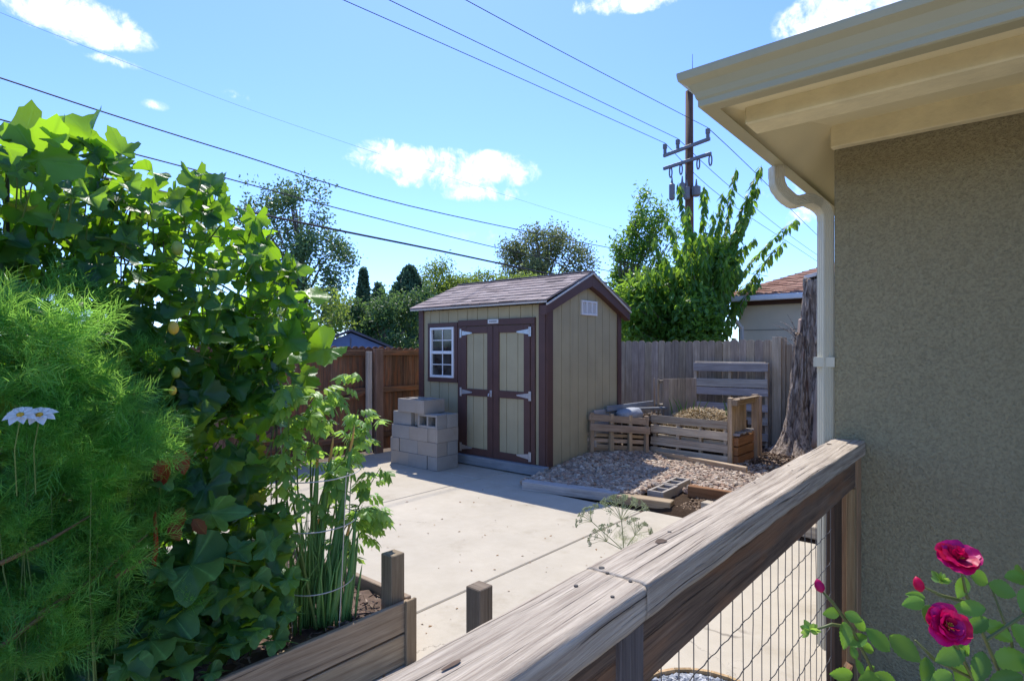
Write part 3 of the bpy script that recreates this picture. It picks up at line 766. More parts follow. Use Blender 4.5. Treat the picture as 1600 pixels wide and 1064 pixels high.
b.box((X1 + .125, 8.82, .5), (.085, .06, .98)); b.box((X1 + .12, 9.02, .48), (.075, .05, .94))
b.box((X1 + .10, 8.42, .915), (.07, .76, .085)); b.box((X1 + .16, 8.5, .965), (.07, .7, .02), jit=.006)
b.box((X1 + .02, 9.1, .55), (.03, .09, .7))
b.build('side_pallet', M_palletb, cb, bevel=.003)
b = MB()
for i, z in enumerate((.11, .24, .37)): b.box((X1 + .09, 8.42, z), (.08, .66, .115), jit=.004)
b.build('side_board', M_rust, cb, bevel=.004)
b = MB()
for i, y in enumerate(np.linspace(8.12, 8.72, 6)): b.box((X1 + .07, y, .47 + .01 * (i % 2)), (.14, .06, .025), Rm=Matrix.Rotation(random.uniform(-.3, .3), 3, 'Z'), jit=.006)
b.build('scrap_slat', M_timber, cb, bevel=.002)
b = MB()   # upright panel at back left of the bin
xa, xb, yy_ = -4.12, -3.90, 8.9
p0 = at(1036, 600, 9.25); p1 = at(1088, 600, 9.45); p0.z = p1.z = 0; dv = (p1 - p0).normalized(); L = (p1 - p0).length
nn = 6
for i in range(nn):
    q = p0 + dv * (L * (i + .5) / nn); b.box((q.x, q.y, .68), (L / nn - .003, .02, 1.0), Rm=Matrix.Rotation(math.atan2(dv.y, dv.x), 3, 'Z'))
back = Vector((-dv.y, dv.x, 0)); lq = p0 + back * .06 - dv * .02
for z in (.3, .75, 1.13): b.board((lq - dv * .02).to_tuple()[:2] + (z,), (p1 + back * .06).to_tuple()[:2] + (z,), .09, .05, up=(0, 0, 1))
for s in (0, .115): b.box((lq.x + back.x * s - dv.x * .03, lq.y + back.y * s - dv.y * .03, .68), (.018, .04, 1.0))
b.build('back_panel', M_fence, cb, bevel=.002)
b = MB()
for (z, y, t2) in ((.09, 7.93, .13), (.03, 7.78, .07)):
    pass
def straw_heap(name, parent, cx, cy, rx, ry, z0, hh, n, mat):
    b = MB(); P = []; Hd = []
    for _ in range(n):
        a = random.random() * 6.283; r = math.sqrt(random.random()); x, y = cx + rx * r * math.cos(a), cy + ry * r * math.sin(a)
        P.append((x, y, z0 + hh * (1 - r * r) + random.uniform(-.02, .03)))
    b.scatter(T([(-.5, -.02, 0), (.5, -.03, 0), (.5, .03, .01), (-.5, .02, 0)], [(0, 1, 2, 3)]), np.array(P), frames(rnd_dirs(n) * .7 + [0, 0, 1], rnd_dirs(n)), np.stack([RNG.uniform(.05, .16, n), RNG.uniform(.1, .2, n), np.ones(n) * .1], 1))
    m_ = 14; V = []; F = []
    for j in range(m_ + 1):
        for i in range(m_ + 1):
            u, v = i / m_ * 2 - 1, j / m_ * 2 - 1; r = min(1, math.hypot(u, v)); V.append((cx + rx * u, cy + ry * v, z0 - .02 + hh * (1 - r * r) - (.3 if r >= 1 else 0)))
    F = [(j * (m_ + 1) + i, j * (m_ + 1) + i + 1, (j + 1) * (m_ + 1) + i + 1, (j + 1) * (m_ + 1) + i) for j in range(m_) for i in range(m_)]
    b.add(V, F, [(V[i][0], V[i][1]) for f in F for i in f]); return b.build(name, mat, parent)
M_straw = varmat('straw', [(.20, .13, .06), (.48, .36, .20), (.62, .50, .30), (.32, .22, .11)], .8)
straw_heap('straw_heap', cb, -3.42, 8.58, .50, .38, .60, .13, 2600, M_straw)
b = MB(); b.box((-3.44, 8.62, .30), (1.0, .80, .54), jit=.02); b.build('compost', M_soil, cb)  # dark soil box added so the gaps behind the slats look dark
n_ = 420; b = MB(); b.scatter(T([(-.5, -.02, 0), (.5, -.03, 0), (.5, .03, .01), (-.5, .02, 0)], [(0, 1, 2, 3)]), np.stack([RNG.uniform(-3.95, -2.95, n_), RNG.uniform(8.12, 8.26, n_), RNG.normal(.53, .03, n_)], 1), frames(rnd_dirs(n_), rnd_dirs(n_)), np.stack([RNG.uniform(.04, .13, n_), np.ones(n_) * .15, np.ones(n_) * .1], 1)); b.build('loose_straw', M_straw, cb)
M_stalk = leafmat('stalks', (.07, .16, .03), (.12, .24, .05), (.3, .5, .08), .3)
for (px, py, s) in ((1062, 655, -1), (1066, 656, -.7), (1070, 655, .4), (1090, 652, .5), (1098, 650, .9), (1135, 645, -.4), (1138, 644, -.6), (1050, 655, -.5), (1083, 648, .2)):
    p = onY(px, py, 8.5); p.z = .64
    pts = [p + Vector((s * .12 * t * t, 0, .26 * t)) for t in lsp(0, 1, 6)]
    b = MB(); b.tube(pts, [.010, .010, .009, .007, .005, .001], 5); b.build('green_stalk', M_stalk, cb)
# left, older bin
lb = thing('compost_bin', 'lower weathered compost bin of brown boards between the shed and the slatted bin', 'compost bin', (-4.4, 7.6, 0))
A_ = Vector((-4.42, 6.95, 0)); B_ = Vector((-3.96, 7.82, 0)); dF = (B_ - A_).normalized(); nF = Vector((dF.y, -dF.x, 0))
def fp(t, z, off=0.0): q = A_.lerp(B_, t) - nF * off; return Vector((q.x, q.y, z + .10 * (1 - t)))
def fboard(b, z, h, off=0.0, t0=-.02, t1=1.0, dz=0.0): b.board(fp(t0, z, off), fp(t1, z + dz, off), h, .022, up=nF, jit=.004)
b = MB(); fboard(b, .60, .10, .03, dz=-.02); fboard(b, .455, .10, .0)
for t in (.03, .36, .68, .97): q = fp(t, .36, .045); b.box(q, (.055, .05, .60), Rm=Matrix.Rotation(math.atan2(dF.y, dF.x), 3, 'Z'), jit=.003)
for z, hh in ((.16, .09), (.265, .06), (.345, .045)): fboard(b, z, hh, .09)
fboard(b, .09, .03, .04)
for t in (.10, .60): q = fp(t, .04, .05); b.box(q, (.10, .09, .13), Rm=Matrix.Rotation(math.atan2(dF.y, dF.x), 3, 'Z'))
b.build('front_pallet', M_palletb, lb, bevel=.003)
b = MB()
for z in (.25, .40, .55, .69): b.board((-4.44, 7.05, z + .05), (-4.46, 8.95, z), .09, .02, up=(1, 0, 0), jit=.004)
for z in (.25, .40, .55): b.board((-4.12, 8.2, z), (-4.12, 8.95, z), .09, .02, up=(1, 0, 0), jit=.004)
b.build('side_pallet', M_timber, lb, bevel=.003)
b = MB()
for z in (.22, .4, .56, .71): b.board((-4.50, 8.98, z), (-4.08, 9.0, z), .08, .02, up=(0, -1, 0), jit=.004)
b.board((-4.40, 7.35, .78), (-4.42, 8.9, .76), .08, .03, up=(1, 0, 0)); b.board((-4.38, 7.95, .74), (-4.08, 8.6, .72), .08, .03, jit=.004)
for x in (-4.48, -4.28, -4.1): b.box((x, 8.94, .42), (.07, .05, .66))
b.build('back_pallet', M_skid, lb, bevel=.003)
b = MB(); b.box((-4.27, 8.28, .30), (.28, .95, .50), jit=.02); b.build('compost', M_soil, lb); straw_heap('leaf_heap', lb, -4.27, 8.28, .13, .46, .54, .07, 700, M_mulch)  # dark fill box added to keep the inside of this bin dark
def bag(c, sx, sy, sz, label):
    b = MB(); V = []; F = []; nu, nv = 18, 12
    for j in range(nv + 1):
        for i in range(nu):
            a = 2 * math.pi * i / nu; ph = math.pi * j / nv - math.pi / 2
            q = Vector((math.cos(a) * math.cos(ph) ** .5 if ph else math.cos(a), math.sin(a) * max(0, math.cos(ph)) ** .5, math.sin(ph)))
            q.x = math.cos(a) * max(0, math.cos(ph)) ** .5
            k = 1 + .14 * noise.noise(q * 2.2 + Vector(c))
            V.append((c[0] + q.x * sx * k, c[1] + q.y * sy * k, c[2] + q.z * sz * k))
    F = [(j * nu + i, j * nu + (i + 1) % nu, (j + 1) * nu + (i + 1) % nu, (j + 1) * nu + i) for j in range(nv) for i in range(nu)]
    b.add(V, F, [(V[i][0], V[i][2]) for f in F for i in f]); o = b.build('sack', paint('sack_cloth', (.28, .30, .33), .7, .15, 12, .5, 20), None, c, smooth=True)
    return tag(o, label, 'sack', 'sacks in the left compost bin')
bag((-4.25, 7.75, .68), .16, .30, .09, 'pale grey sack lying in the left compost bin')
# tall pallet against the fence
tp = thing('pallet', 'tall grey wooden pallet standing upright against the back fence', 'pallet', (-3.55, 10.05, 0))
b = MB(); XA, XB, Y = -4.21, -2.94, 10.0
for (z0, z1) in ((1.27, 1.41), (1.0, 1.14), (.86, .985), (.60, .72), (.38, .50), (.12, .24)): b.board((XA, Y, (z0 + z1) / 2), (XB, Y, (z0 + z1) / 2 + .01), z1 - z0, .022, up=(0, -1, 0), jit=.004)
b.build('slat', M_timber, tp, bevel=.003)
b = MB()
for x in (XA + .03, (XA + XB) / 2, XB - .03): b.box((x, Y + .06, .72), (.045, .09, 1.40))
b.box((XA + .6, Y + .09, 1.425), (1.2, .09, .02))
b.build('stringer', M_pallet, tp, bevel=.003)
timber('long pale board lying on the gravel under the slatted compost bin', (-4.0, 8.0, .075), (-2.50, 7.62, .075), .05, .13, M_palletb, 'loose_board')
timber('shorter board lying on the gravel below the long pale one', (-3.75, 7.83, .035), (-3.05, 7.66, .035), .05, .07, M_palletb, 'loose_board')
timber('thin pale board half buried at the right end of the loose boards', (-3.0, 7.62, .03), (-2.42, 7.46, .03), .05, .06, M_pallet, 'loose_board')
timber('stub of wood beneath the left corner of the slatted compost bin', (-4.10, 8.02, .05), (-3.98, 8.0, .05), .06, .12, M_palletb, 'loose_board')

# ------------------------------------------------------------------ stump
def bark_mat():
    m, t = newmat('bark'); o = t.obj(); uv = t.uv()
    n = t.noise(t.map(o, (1, 1, .16)), 26, 6, .65, .4); n2 = t.noise(t.map(o, (1, 1, .3)), 90, 4, .6)
    col = t.mix(t.rng(n, .38, .60), (.12, .078, .05), (.70, .56, .43))
    col = t.mix(t.rng(n2, .3, .7, .35, 0), col, (.20, .15, .13))
    rs = t.rng(t.noise(t.map(o, (1, 1, .25), (5, 0, 0)), 4.5, 3), .6, .68, 0, .7); col = t.mix(rs, col, (.26, .10, .055))
    t.bsdf(Base_Color=col, Roughness=.95, Normal=t.bump(t.m('ADD', n, t.m('MULTIPLY', n2, .3)), 1.0, .07)); return m
M_bark = bark_mat()
M_bare = wood('bare_trunk_wood', (.55, .42, .32), (.36, .25, .18), gs=.4, crack=.4)
def trunk_mb(base, top, r0, r1, flare=.6, nu=110, nv=90, depth=.075, seed=0, cut=0, lean=0, oval=1.0):
    b = MB(); V = []; base = Vector(base); top = Vector(top)
    for j in range(nv + 1):
        t = j / nv; c = base.lerp(top, t); rr = r0 + (r1 - r0) * t ** .6 + flare * r0 * math.exp(-t * 7)
        for i in range(nu):
            a = 2 * math.pi * i / nu; dx, dy = math.cos(a), math.sin(a) * oval
            q = Vector((dx * 3.2, dy * 3.2, c.z * .55 + seed)); w1 = noise.noise(q * 2.1 + Vector((0, 0, noise.noise(q) * 1.2)))
            w2 = 1 - abs(noise.noise(Vector((dx * 7 + noise.noise(q * 1.5) * .8, dy * 7, c.z * 1.1 + seed))) * 2)
            k = rr * (1 + .10 * w1) + depth * (w2 - .6) + flare * .25 * r0 * math.exp(-t * 7) * math.sin(a * 5 + seed)
            zz = c.z + (.10 * noise.noise(Vector((dx * 3, dy * 3, seed))) * 1.0 * (t > .985))
            V.append((c.x + dx * k, c.y + dy * k, zz))
    F = [(j * nu + i, j * nu + (i + 1) % nu, (j + 1) * nu + (i + 1) % nu, (j + 1) * nu + i) for j in range(nv) for i in range(nu)]
    k = len(V); V.append((top.x, top.y, top.z - .02)); F += [(nv * nu + i, nv * nu + (i + 1) % nu, k) for i in range(nu)]
    b.add(V, F, [(V[i][0], V[i][2]) for f in F for i in f]); return b
bs = at(1284, 700, 9.0); bs.z = 0
stp = thing('tree_stump', 'tall dead tree trunk with furrowed grey bark sawn off at the top', 'tree stump', bs)
tp_ = at(1284, 437, 9.0)
trunk_mb(bs, (tp_.x, tp_.y, tp_.z), .44, .235, .8, seed=1).build('trunk', M_bark, stp, smooth=True)
b2 = at(1248, 700, 8.9); b2.z = 0; t2_ = at(1254, 522, 9.05)
trunk_mb(b2, t2_, .26, .10, .8, nu=80, nv=60, seed=7, depth=.045).build('side_trunk', M_bark, stp, smooth=True)
pc = at(1255, 515, 9.1)
b = MB(); b.box((pc.x, pc.y, pc.z), (.14, .12, .34), Rm=Matrix.Rotation(R(40), 3, 'Z'), jit=.02); b.build('cut_stub', M_bare, stp, bevel=.01)
q0 = at(1281, 700, 8.55); q1 = at(1288, 545, 8.70); b = MB()
b.tube([q0.lerp(q1, t) + Vector((.01 * math.sin(t * 9), 0, 0)) for t in lsp(0, 1, 12)], [.125, .12, .115, .11, .105, .10, .10, .095, .09, .08, .065, .02], 12)
b.build('bare_wood', M_bare, stp, smooth=True)
b = MB(); q = at(1287, 431, 8.95); b.box(q, (.42, .40, .06), Rm=Matrix.Rotation(R(40), 3, 'Z'), jit=.008); b.build('cap', M_skid, stp, bevel=.005)
b = MB()
for i in range(9):
    s = at(1243, 540 + random.uniform(-25, 10), 8.85); a = Vector((random.uniform(-.35, -.05), random.uniform(-.1, .2), random.uniform(.02, .25)))
    b.tube([s, s + a * .5 + Vector((0, 0, .02)), s + a], [.008, .006, .002], 5)
b.build('twig', M_bark, stp)
# ------------------------------------------------------------------ house
hs = thing('house', 'khaki stucco house corner with cream eaves, gutter and downspout', 'house', (-.65, 3.32, 0))
HX, HY = -.655, 3.325
b = MB()
b.box(((HX + 9) / 2, (HY + 11) / 2, 1.36), (9 - HX, 11 - HY, 2.78))
b.build('wall', M_stucco, hs, bevel=.012, seg=3)
def quad(b, P, flip=False):
    b.add(P, [(3, 2, 1, 0) if flip else (0, 1, 2, 3)], [(p[0], p[1] + p[2]) for p in P], (.5, .5))
EX, EY = -.845, 2.19        # outer soffit corner
ZS, ZW = 2.585, 2.79        # soffit height at the gutter and at the wall
sof = MB()
th_ = .02
def slab4(b, P):
    Q = [(x, y, z + th_) for x, y, z in P]
    V = P + Q; F = [(3, 2, 1, 0), (4, 5, 6, 7)] + [(i, (i + 1) % 4, 4 + (i + 1) % 4, 4 + i) for i in range(4)]
    b.add(V, F, [(V[i][0], V[i][1]) for f in F for i in f], (.5, .5))
slab4(sof, [(EX, EY, ZS), (9.5, EY, ZS), (9.5, HY + .02, ZW), (HX + .02, HY + .02, ZW)])
slab4(sof, [(EX, EY, ZS), (HX + .02, HY + .02, ZW), (HX + .02, 11, ZW), (EX, 11.5, ZS)])
sof.build('soffit', M_cream, hs)
b = MB(); b.box(((HX + 9) / 2, HY - .03, 2.725), (9 - HX + .01, .055, .115), jit=.0); b.build('frieze_board', M_beam, hs, bevel=.005)
b = MB(); b.box(((-.785 + 9) / 2, 2.44, 2.60), (9.785, .14, .10)); b.build('eave_beam', M_beam, hs, bevel=.006)
# K-style gutter, mitred at the corner: profile offset d outwards, z
prof = [(0, 0), (.055, 0), (.062, .004), (.062, .026), (.068, .034), (.074, .055), (.092, .082), (.118, .098), (.122, .118), (.122, .128), (.116, .130), (.110, .122), (.0, .122)]
def gut(b):
    V = []
    for d, z in prof: V.append((9.5, EY + .02 - d, ZS - .012 + z))
    for d, z in prof: V.append((EX + .02 - d, EY + .02 - d, ZS - .012 + z))
    for d, z in prof: V.append((EX + .02 - d, 11.5, ZS - .012 + z))
    n = len(prof); F = []
    for s in (0, n):
        for i in range(n - 1): F.append((s + i, s + i + 1, s + n + i + 1, s + n + i))
    b.add(V, F, [(V[i][0] + V[i][1], V[i][2]) for f in F for i in f], (.5, .5))
b = MB(); gut(b); go = b.build('gutter', M_gutter, hs)
sm = go.modifiers.new('solid', 'SOLIDIFY'); sm.thickness = .002
b = MB(); b.add([(EX - .105, 0 + EY - .105, ZS + .121), (9.5, EY - .105, ZS + .121), (9.5, EY - .098, ZS + .127), (EX - .105, EY - .098, ZS + .127)], [(0, 1, 2, 3)], [(0, 0)] * 4)
# roof: hip planes
rf = MB(); Z0 = ZS + .125; sl_ = .30; ox = EX - .07; oy = EY - .07
for i in range(1): pass
def hp(x, y): return (x, y, Z0 + sl_ * min(x - ox, y - oy))
W2 = 4.4
P = [hp(ox, oy), (9.5, oy, Z0), (9.5, oy + W2, Z0 + sl_ * W2), (ox + W2, oy + W2, Z0 + sl_ * W2)]
quad(rf, P); P = [hp(ox, oy), (ox + W2, oy + W2, Z0 + sl_ * W2), (ox + W2, 11.5 - 0, Z0 + sl_ * W2), (ox, 11.5, Z0)]
quad(rf, P); rf.build('roof', M_shing3, hs)
# downspout: corrugated, from the gutter, round the elbow, down the wall corner
b = MB()
g0 = Vector((EX - .025, 3.10, ZS - .01)); wx, wy = HX - .045, HY + .03
pts = [g0, g0 + Vector((0, .0, -.05)), g0 + Vector((.005, .005, -.10)), g0 + Vector((.03, .03, -.145)), g0 + Vector((.065, .075, -.175))]
e1 = Vector((wx, wy, 2.30))
pts += [Vector((-.76, 3.235, 2.415)), Vector((wx - .03, wy - .03, 2.40)), Vector((wx - .008, wy - .008, 2.37)), Vector((wx, wy, 2.325)), Vector((wx, wy, 2.24)), Vector((wx, wy, 1.7)), Vector((wx, wy, .8)), Vector((wx, wy, .1))]
def rect_tube(b, pts, w_, d_, seg=6, ribs=True):
    # resample
    P = []
    for i in range(len(pts) - 1):
        L = (pts[i + 1] - pts[i]).length; k = max(1, int(L / .012)) if L < .4 else 2
        a = pts[max(i - 1, 0)]; bb = pts[i]; c = pts[i + 1]; d = pts[min(i + 2, len(pts) - 1)]
        for s in range(k):
            t = s / k
            P.append(.5 * ((2 * bb) + (c - a) * t + (2 * a - 5 * bb + 4 * c - d) * t * t + (3 * bb - a - 3 * c + d) * t ** 3) if L < .4 else bb.lerp(c, t))
    P.append(pts[-1]); m = len(P); prof = []
    for k in range(6): prof += [(-w_ / 2 + w_ * (k + .15) / 6, -d_ / 2), (-w_ / 2 + w_ * (k + .5) / 6, -d_ / 2 + .004), (-w_ / 2 + w_ * (k + .85) / 6, -d_ / 2)]
    for k in range(4): prof += [(w_ / 2, -d_ / 2 + d_ * (k + .15) / 4), (w_ / 2 - .004, -d_ / 2 + d_ * (k + .5) / 4), (w_ / 2, -d_ / 2 + d_ * (k + .85) / 4)]
    prof += [(-x, -y) for x, y in prof]
    n = len(prof); V = []; X = Vector((_C, _S, 0))
    sd = Vector((0.76, .65, 0)).normalized()
    for i, p in enumerate(P):
        t = (P[min(i + 1, m - 1)] - P[max(i - 1, 0)]).normalized()
        a = Vector((.65, -.76, 0)); s_ = t.cross(a).normalized(); nn = s_.cross(t).normalized()
        crimp = 1 - (.05 if (i % 5 == 0 and ribs and p.z > 2.30 and p.z < 2.56) else 0)
        for (x, y) in prof: V.append(p + s_ * x * crimp + nn * y * crimp)
    F = [(i * n + k, i * n + (k + 1) % n, (i + 1) * n + (k + 1) % n, (i + 1) * n + k) for i in range(m - 1) for k in range(n)]
    b.add(V, F, [(V[i][0], V[i][2]) for f in F for i in f], (.5, .5))
rect_tube(b, pts, .054, .072)
b.box((wx, wy, 1.585), (.098, .078, .05), Rm=Matrix.Rotation(R(0), 3, 'Z'))
ds = b.build('downspout', paint('downspout_paint', (.58, .54, .40), .45, .06, 3, .05, 40, streak=.25), hs)

# ------------------------------------------------------------------ deck rail / gate
rl = thing('railing', 'weathered grey timber railing with a wide cap and wire mesh infill below', 'railing', (-.585, 1.4, 0))
def wavy_cap(y0, y1, seed, xc=-.585, z1=1.2, w_=.14, t2=.072, endw=0):
    'cap with worn edges: fine lengthwise grid, rounded cross-section, displaced along the grain'
    b = MB(); L = y1 - y0; nl = int(L / .012); prof = []
    nt = 34
    for i in range(nt + 1): prof.append((-w_ / 2 + w_ * i / nt, t2 / 2))
    for i in range(1, 9): prof.append((w_ / 2, t2 / 2 - t2 * i / 9))
    for i in range(nt // 2 + 1): prof.append((w_ / 2 - w_ * i / (nt // 2), -t2 / 2))
    for i in range(1, 9): prof.append((-w_ / 2, -t2 / 2 + t2 * i / 9))
    n = len(prof); V = []; U = []
    per = [0]
    for i in range(n): 
        a, c = prof[i], prof[(i + 1) % n]; per.append(per[-1] + math.hypot(c[0] - a[0], c[1] - a[1]))
    knots = [(-.03, 2.05), (.035, 1.42), (-.02, .72), (.0, 2.95), (-.045, 1.12)]
    for j in range(nl + 1):
        y = y0 + L * j / nl
        for i, (x, z) in enumerate(prof):
            ex = max(0, abs(x) - (w_ / 2 - .012)) / .012; ez = max(0, abs(z) - (t2 / 2 - .012)) / .012
            rn = .0028 * min(ex, 1) * min(ez, 1) * (1 + .7 * noise.noise(Vector((y * 11, seed, x * 5))))
            dx = -rn * (1 if x > 0 else -1); dz = -rn * (1 if z > 0 else -1)
            xx = x
            for kx, ky in knots: xx += .018 * math.exp(-((y - ky) ** 2) / .006 - ((x - kx) ** 2) / .0008) * (1 if x > kx else -1)
            g_ = noise.noise(Vector((xx * 95 + .8 * noise.noise(Vector((y * 2.5, x * 8, 4))), y * 1.3, seed))) 
            g2 = noise.noise(Vector((xx * 240, y * 2.5, seed + 4)))
            if z > t2 / 2 - .001: dz += .0007 * g_ + .0004 * g2 - .0016 * max(0, g_ - .38) / .3
            if x > w_ / 2 - .001 or x < -w_ / 2 + .001: dx += (.0009 * noise.noise(Vector((z * 90, y * 1.6, seed))) + .0008 * noise.noise(Vector((y * 7, seed, 2)))) * (1 if x > 0 else -1)
            V.append((xc + x + dx + .004 * math.sin(y * 1.3 + seed), y, z1 - t2 / 2 + z + dz)); 
    F = []; U = []
    o = seed * 3.3
    for j in range(nl):
        for i in range(n):
            F.append((j * n + i, (j + 1) * n + i, (j + 1) * n + (i + 1) % n, j * n + (i + 1) % n))
            ya, yb = y0 + L * j / nl, y0 + L * (j + 1) / nl
            U += [(ya + o, per[i]), (yb + o, per[i]), (yb + o, per[i + 1]), (ya + o, per[i + 1])]
    F.append(tuple(range(n))); U += [(prof[i][1], prof[i][0]) for i in range(n)]
    F.append(tuple(reversed(range(nl * n, (nl + 1) * n)))); U += [(prof[i][1], prof[i][0]) for i in reversed(range(n))]
    b.add(V, F, U, (.55, .5)); return b
c1 = wavy_cap(1.014, 3.30, 3).build('cap_board', M_rail, rl, smooth=True)
c2 = wavy_cap(-.6, 1.010, 8, xc=-.588, z1=1.199).build('cap_board', M_rail, rl, smooth=True)
M_hole = paint('nail_hole_dark', (.02, .017, .015), .7, .1)  # near-black plugs stand in for the shade inside open nail holes
for k, (px, py, r) in enumerate([(1046, 831, .0052), (940, 887, .0065), (949, 895, .004), (985, 908, .004), (900, 915, .0045), (957, 932, .004), (1179, 754, .004), (1232, 727, .004), (1265, 704, .004), (1238, 735, .003)]):
    q = at(px, py, FPX * .45 / (py - 546)); b = MB()
    b.tube([q + Vector((0, 0, .0012)), q + Vector((0, 0, -.006))], [r, r * .8], 10); b.part('nail_hole_plug', M_hole, c1 if q.y > 1.012 else c2)
# knots: dark ovals of harder wood, slightly sunk
M_knot = wood('knot_wood', (.16, .11, .08), (.06, .04, .03), gs=3)
for (px, py, a, c_) in ((1032, 846, .021, .011), (1295, 694, .02, .010), (705, 1040, .022, .004)):
    q = at(px, py, FPX * .45 / (py - 546)); b = MB(); V = [q + Vector((c_ * math.cos(t) * (1 + .2 * math.sin(3 * t)), a * math.sin(t) * (1 + .15 * math.cos(2 * t)), .0016)) for t in lsp(0, 6.28, 17)[:-1]]
    b.add(V, [tuple(range(16))], [((v.y) * 3, v.x * 3) for v in V]); b.part('knot', M_knot, c1 if q.y > 1.012 else c2)
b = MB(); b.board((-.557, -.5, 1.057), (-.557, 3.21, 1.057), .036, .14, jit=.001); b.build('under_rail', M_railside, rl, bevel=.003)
b = MB(); b.box((-.575, 3.265, .57), (.088, .088, 1.11)); b.build('post', wood('end_post_wood', (.56, .36, .19), (.30, .17, .085), crack=.4), rl, bevel=.004)
b = MB(); b.box((-.555, 3.196, .50), (.036, .045, .96)); b.build('inner_post', M_pale, rl, bevel=.003)
b = MB(); b.box((-.563, .975, .565), (.07, .09, 1.12)); b.build('post', wood('grey_post_near', (.22, .19, .165), (.10, .08, .07), crack=.7), rl, bevel=.004)
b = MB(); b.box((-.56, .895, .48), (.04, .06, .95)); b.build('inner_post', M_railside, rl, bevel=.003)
b = MB(); b.box((-.60, 3.05, .49), (.035, .16, .98)); b.build('inner_board', wood('dark_board', (.15, .09, .055), (.06, .035, .022)), rl, bevel=.003)
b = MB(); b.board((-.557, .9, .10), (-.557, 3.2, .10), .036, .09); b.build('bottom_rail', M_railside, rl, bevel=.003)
b = MB()
for i in range(24):
    y = 1.05 + i * .09; ph = random.random() * 6
    b.tube([(-.592 + .0015 * math.sin(z * 8 + ph), y + .003 * math.sin(z * 30 + i), z) for z in lsp(.06, 1.04, 9)], .0016, 4, cap=False)
for i in range(7):
    z = .10 + i * .145
    b.tube([(-.595 + .0016 * math.sin(y * 69.8), y, z + .002 * math.sin(y * 69.8 + 1.5)) for y in lsp(1.02, 3.18, 90)], .0018, 4, cap=False)
b.build('wire_mesh', M_mesh, rl)
# free post and gravel strip seen through the mesh
pp = at(750, 915, 2.63); pp.z = 0
def post(label, x, y, h, rot=0):
    b = MB(); b.box((x, y, h / 2), (.089, .089, h)); o = b.build('wooden_post', M_post, None, (x, y, 0), bevel=.004)
    return tag(o, label, 'post')
pq = at(749, 920, 2.66)
post('short square post standing on the concrete just beyond the railing', pq.x, pq.y, .565)
rc = gd(1100, 1135); rc.z = 0
gb = thing('planter', 'round wooden planter edged in grey gravel behind the wire mesh', 'planter', rc)
b = MB(); 
for i in range(22):
    a = 2 * math.pi * i / 22; b.box((rc.x + .30 * math.cos(a), rc.y + .30 * math.sin(a), .045), (.018, .083, .09), Rm=Matrix.Rotation(a, 3, 'Z'))
b.build('tub', M_pale, gb)
b = MB(); n_ = 900; aa = RNG.uniform(0, 6.283, n_); rr_ = np.sqrt(RNG.random(n_)) * .29
Pn = np.stack([rc.x + rr_ * np.cos(aa), rc.y + rr_ * np.sin(aa), .06 + .06 * (1 - (rr_ / .29) ** 2)], 1)
b.scatter(ST[1], Pn, frames(rnd_dirs(n_) + [0, 0, 1.], rnd_dirs(n_)), RNG.uniform(.012, .028, n_)); b.build('stone_fill', varmat('grey_pebbles', [(.16, .18, .21), (.34, .36, .39), (.5, .5, .5)]), gb)

# ------------------------------------------------------------------ raised bed
bed = thing('raised_bed', 'weathered board raised bed full of soil and tall plants', 'raised bed', (-2.9, .8, 0))
b = MB()
for z in (.085, .25): b.board((-2.40, -1.6, z), (-2.40, 1.985 + (.0 if z > .2 else .01), z), .038, .155, jit=.003)
b.build('side_board', M_bed, bed, bevel=.004)
b = MB()
for z in (.085, .25): b.board((-2.425, 2.01, z), (-3.62, 2.01, z), .038, .155, jit=.003)
for z in (.085, .25): b.board((-3.62, -1.6, z), (-3.62, 2.0, z), .038, .155, jit=.003)
b.build('end_board', M_bed, bed, bevel=.004)
b = MB(); b.box((-2.47, 1.935, .285), (.089, .089, .57)); b.build('post', M_post, bed, bevel=.004)
b = MB(); b.box((-2.372, 1.975, .17), (.018, .07, .335)); b.build('end_cleat', M_bed, bed, bevel=.003)
b = MB(); nx, ny = 26, 60; V = [(-3.6 + 1.18 * i / nx, -1.55 + 3.53 * j / ny, .275 + .03 * noise.noise(Vector((i * .5, j * .5, 0)))) for j in range(ny + 1) for i in range(nx + 1)]
F = [(j * (nx + 1) + i, j * (nx + 1) + i + 1, (j + 1) * (nx + 1) + i + 1, (j + 1) * (nx + 1) + i) for j in range(ny) for i in range(nx)]
b.add(V, F, [(V[i][0], V[i][1]) for f in F for i in f])
n_ = 1600; b.scatter(chip, np.stack([RNG.uniform(-3.5, -2.44, n_), RNG.uniform(-.2, 1.95, n_), RNG.uniform(.28, .31, n_)], 1), frames(rnd_dirs(n_) + [0, 0, 1.5], rnd_dirs(n_)), RNG.uniform(.015, .05, n_))
b.build('soil', M_mulch, bed)

# ------------------------------------------------------------------ foliage materials
M_squash = leafmat('squash_leaf', (.014, .08, .048), (.07, .21, .045), (.40, .72, .025), .47, .40, True, .6, yellow=(.42, .45, .05))
M_tomato = leafmat('tomato_leaf', (.09, .24, .05), (.18, .36, .08), (.55, .80, .12), .45, .45, False)
M_cosmos = leafmat('cosmos_leaf', (.045, .22, .055), (.13, .40, .085), (.46, .90, .12), .5, .4)
M_egg = leafmat('eggplant_leaf', (.06, .18, .06), (.10, .26, .07), (.26, .52, .05), .3, .5, True, .35)
M_onion = leafmat('onion_leaf', (.10, .26, .08), (.20, .38, .10), (.32, .56, .08), .25, .35)
M_stem = leafmat('green_stem', (.10, .17, .04), (.18, .26, .07), (.3, .4, .1), .2, .5)
M_drystem = paint('dry_stem', (.20, .13, .06), .7, .2)
M_rose = leafmat('rose_leaf', (.025, .10, .03), (.08, .22, .04), (.32, .60, .05), .38, .42, False, .4)
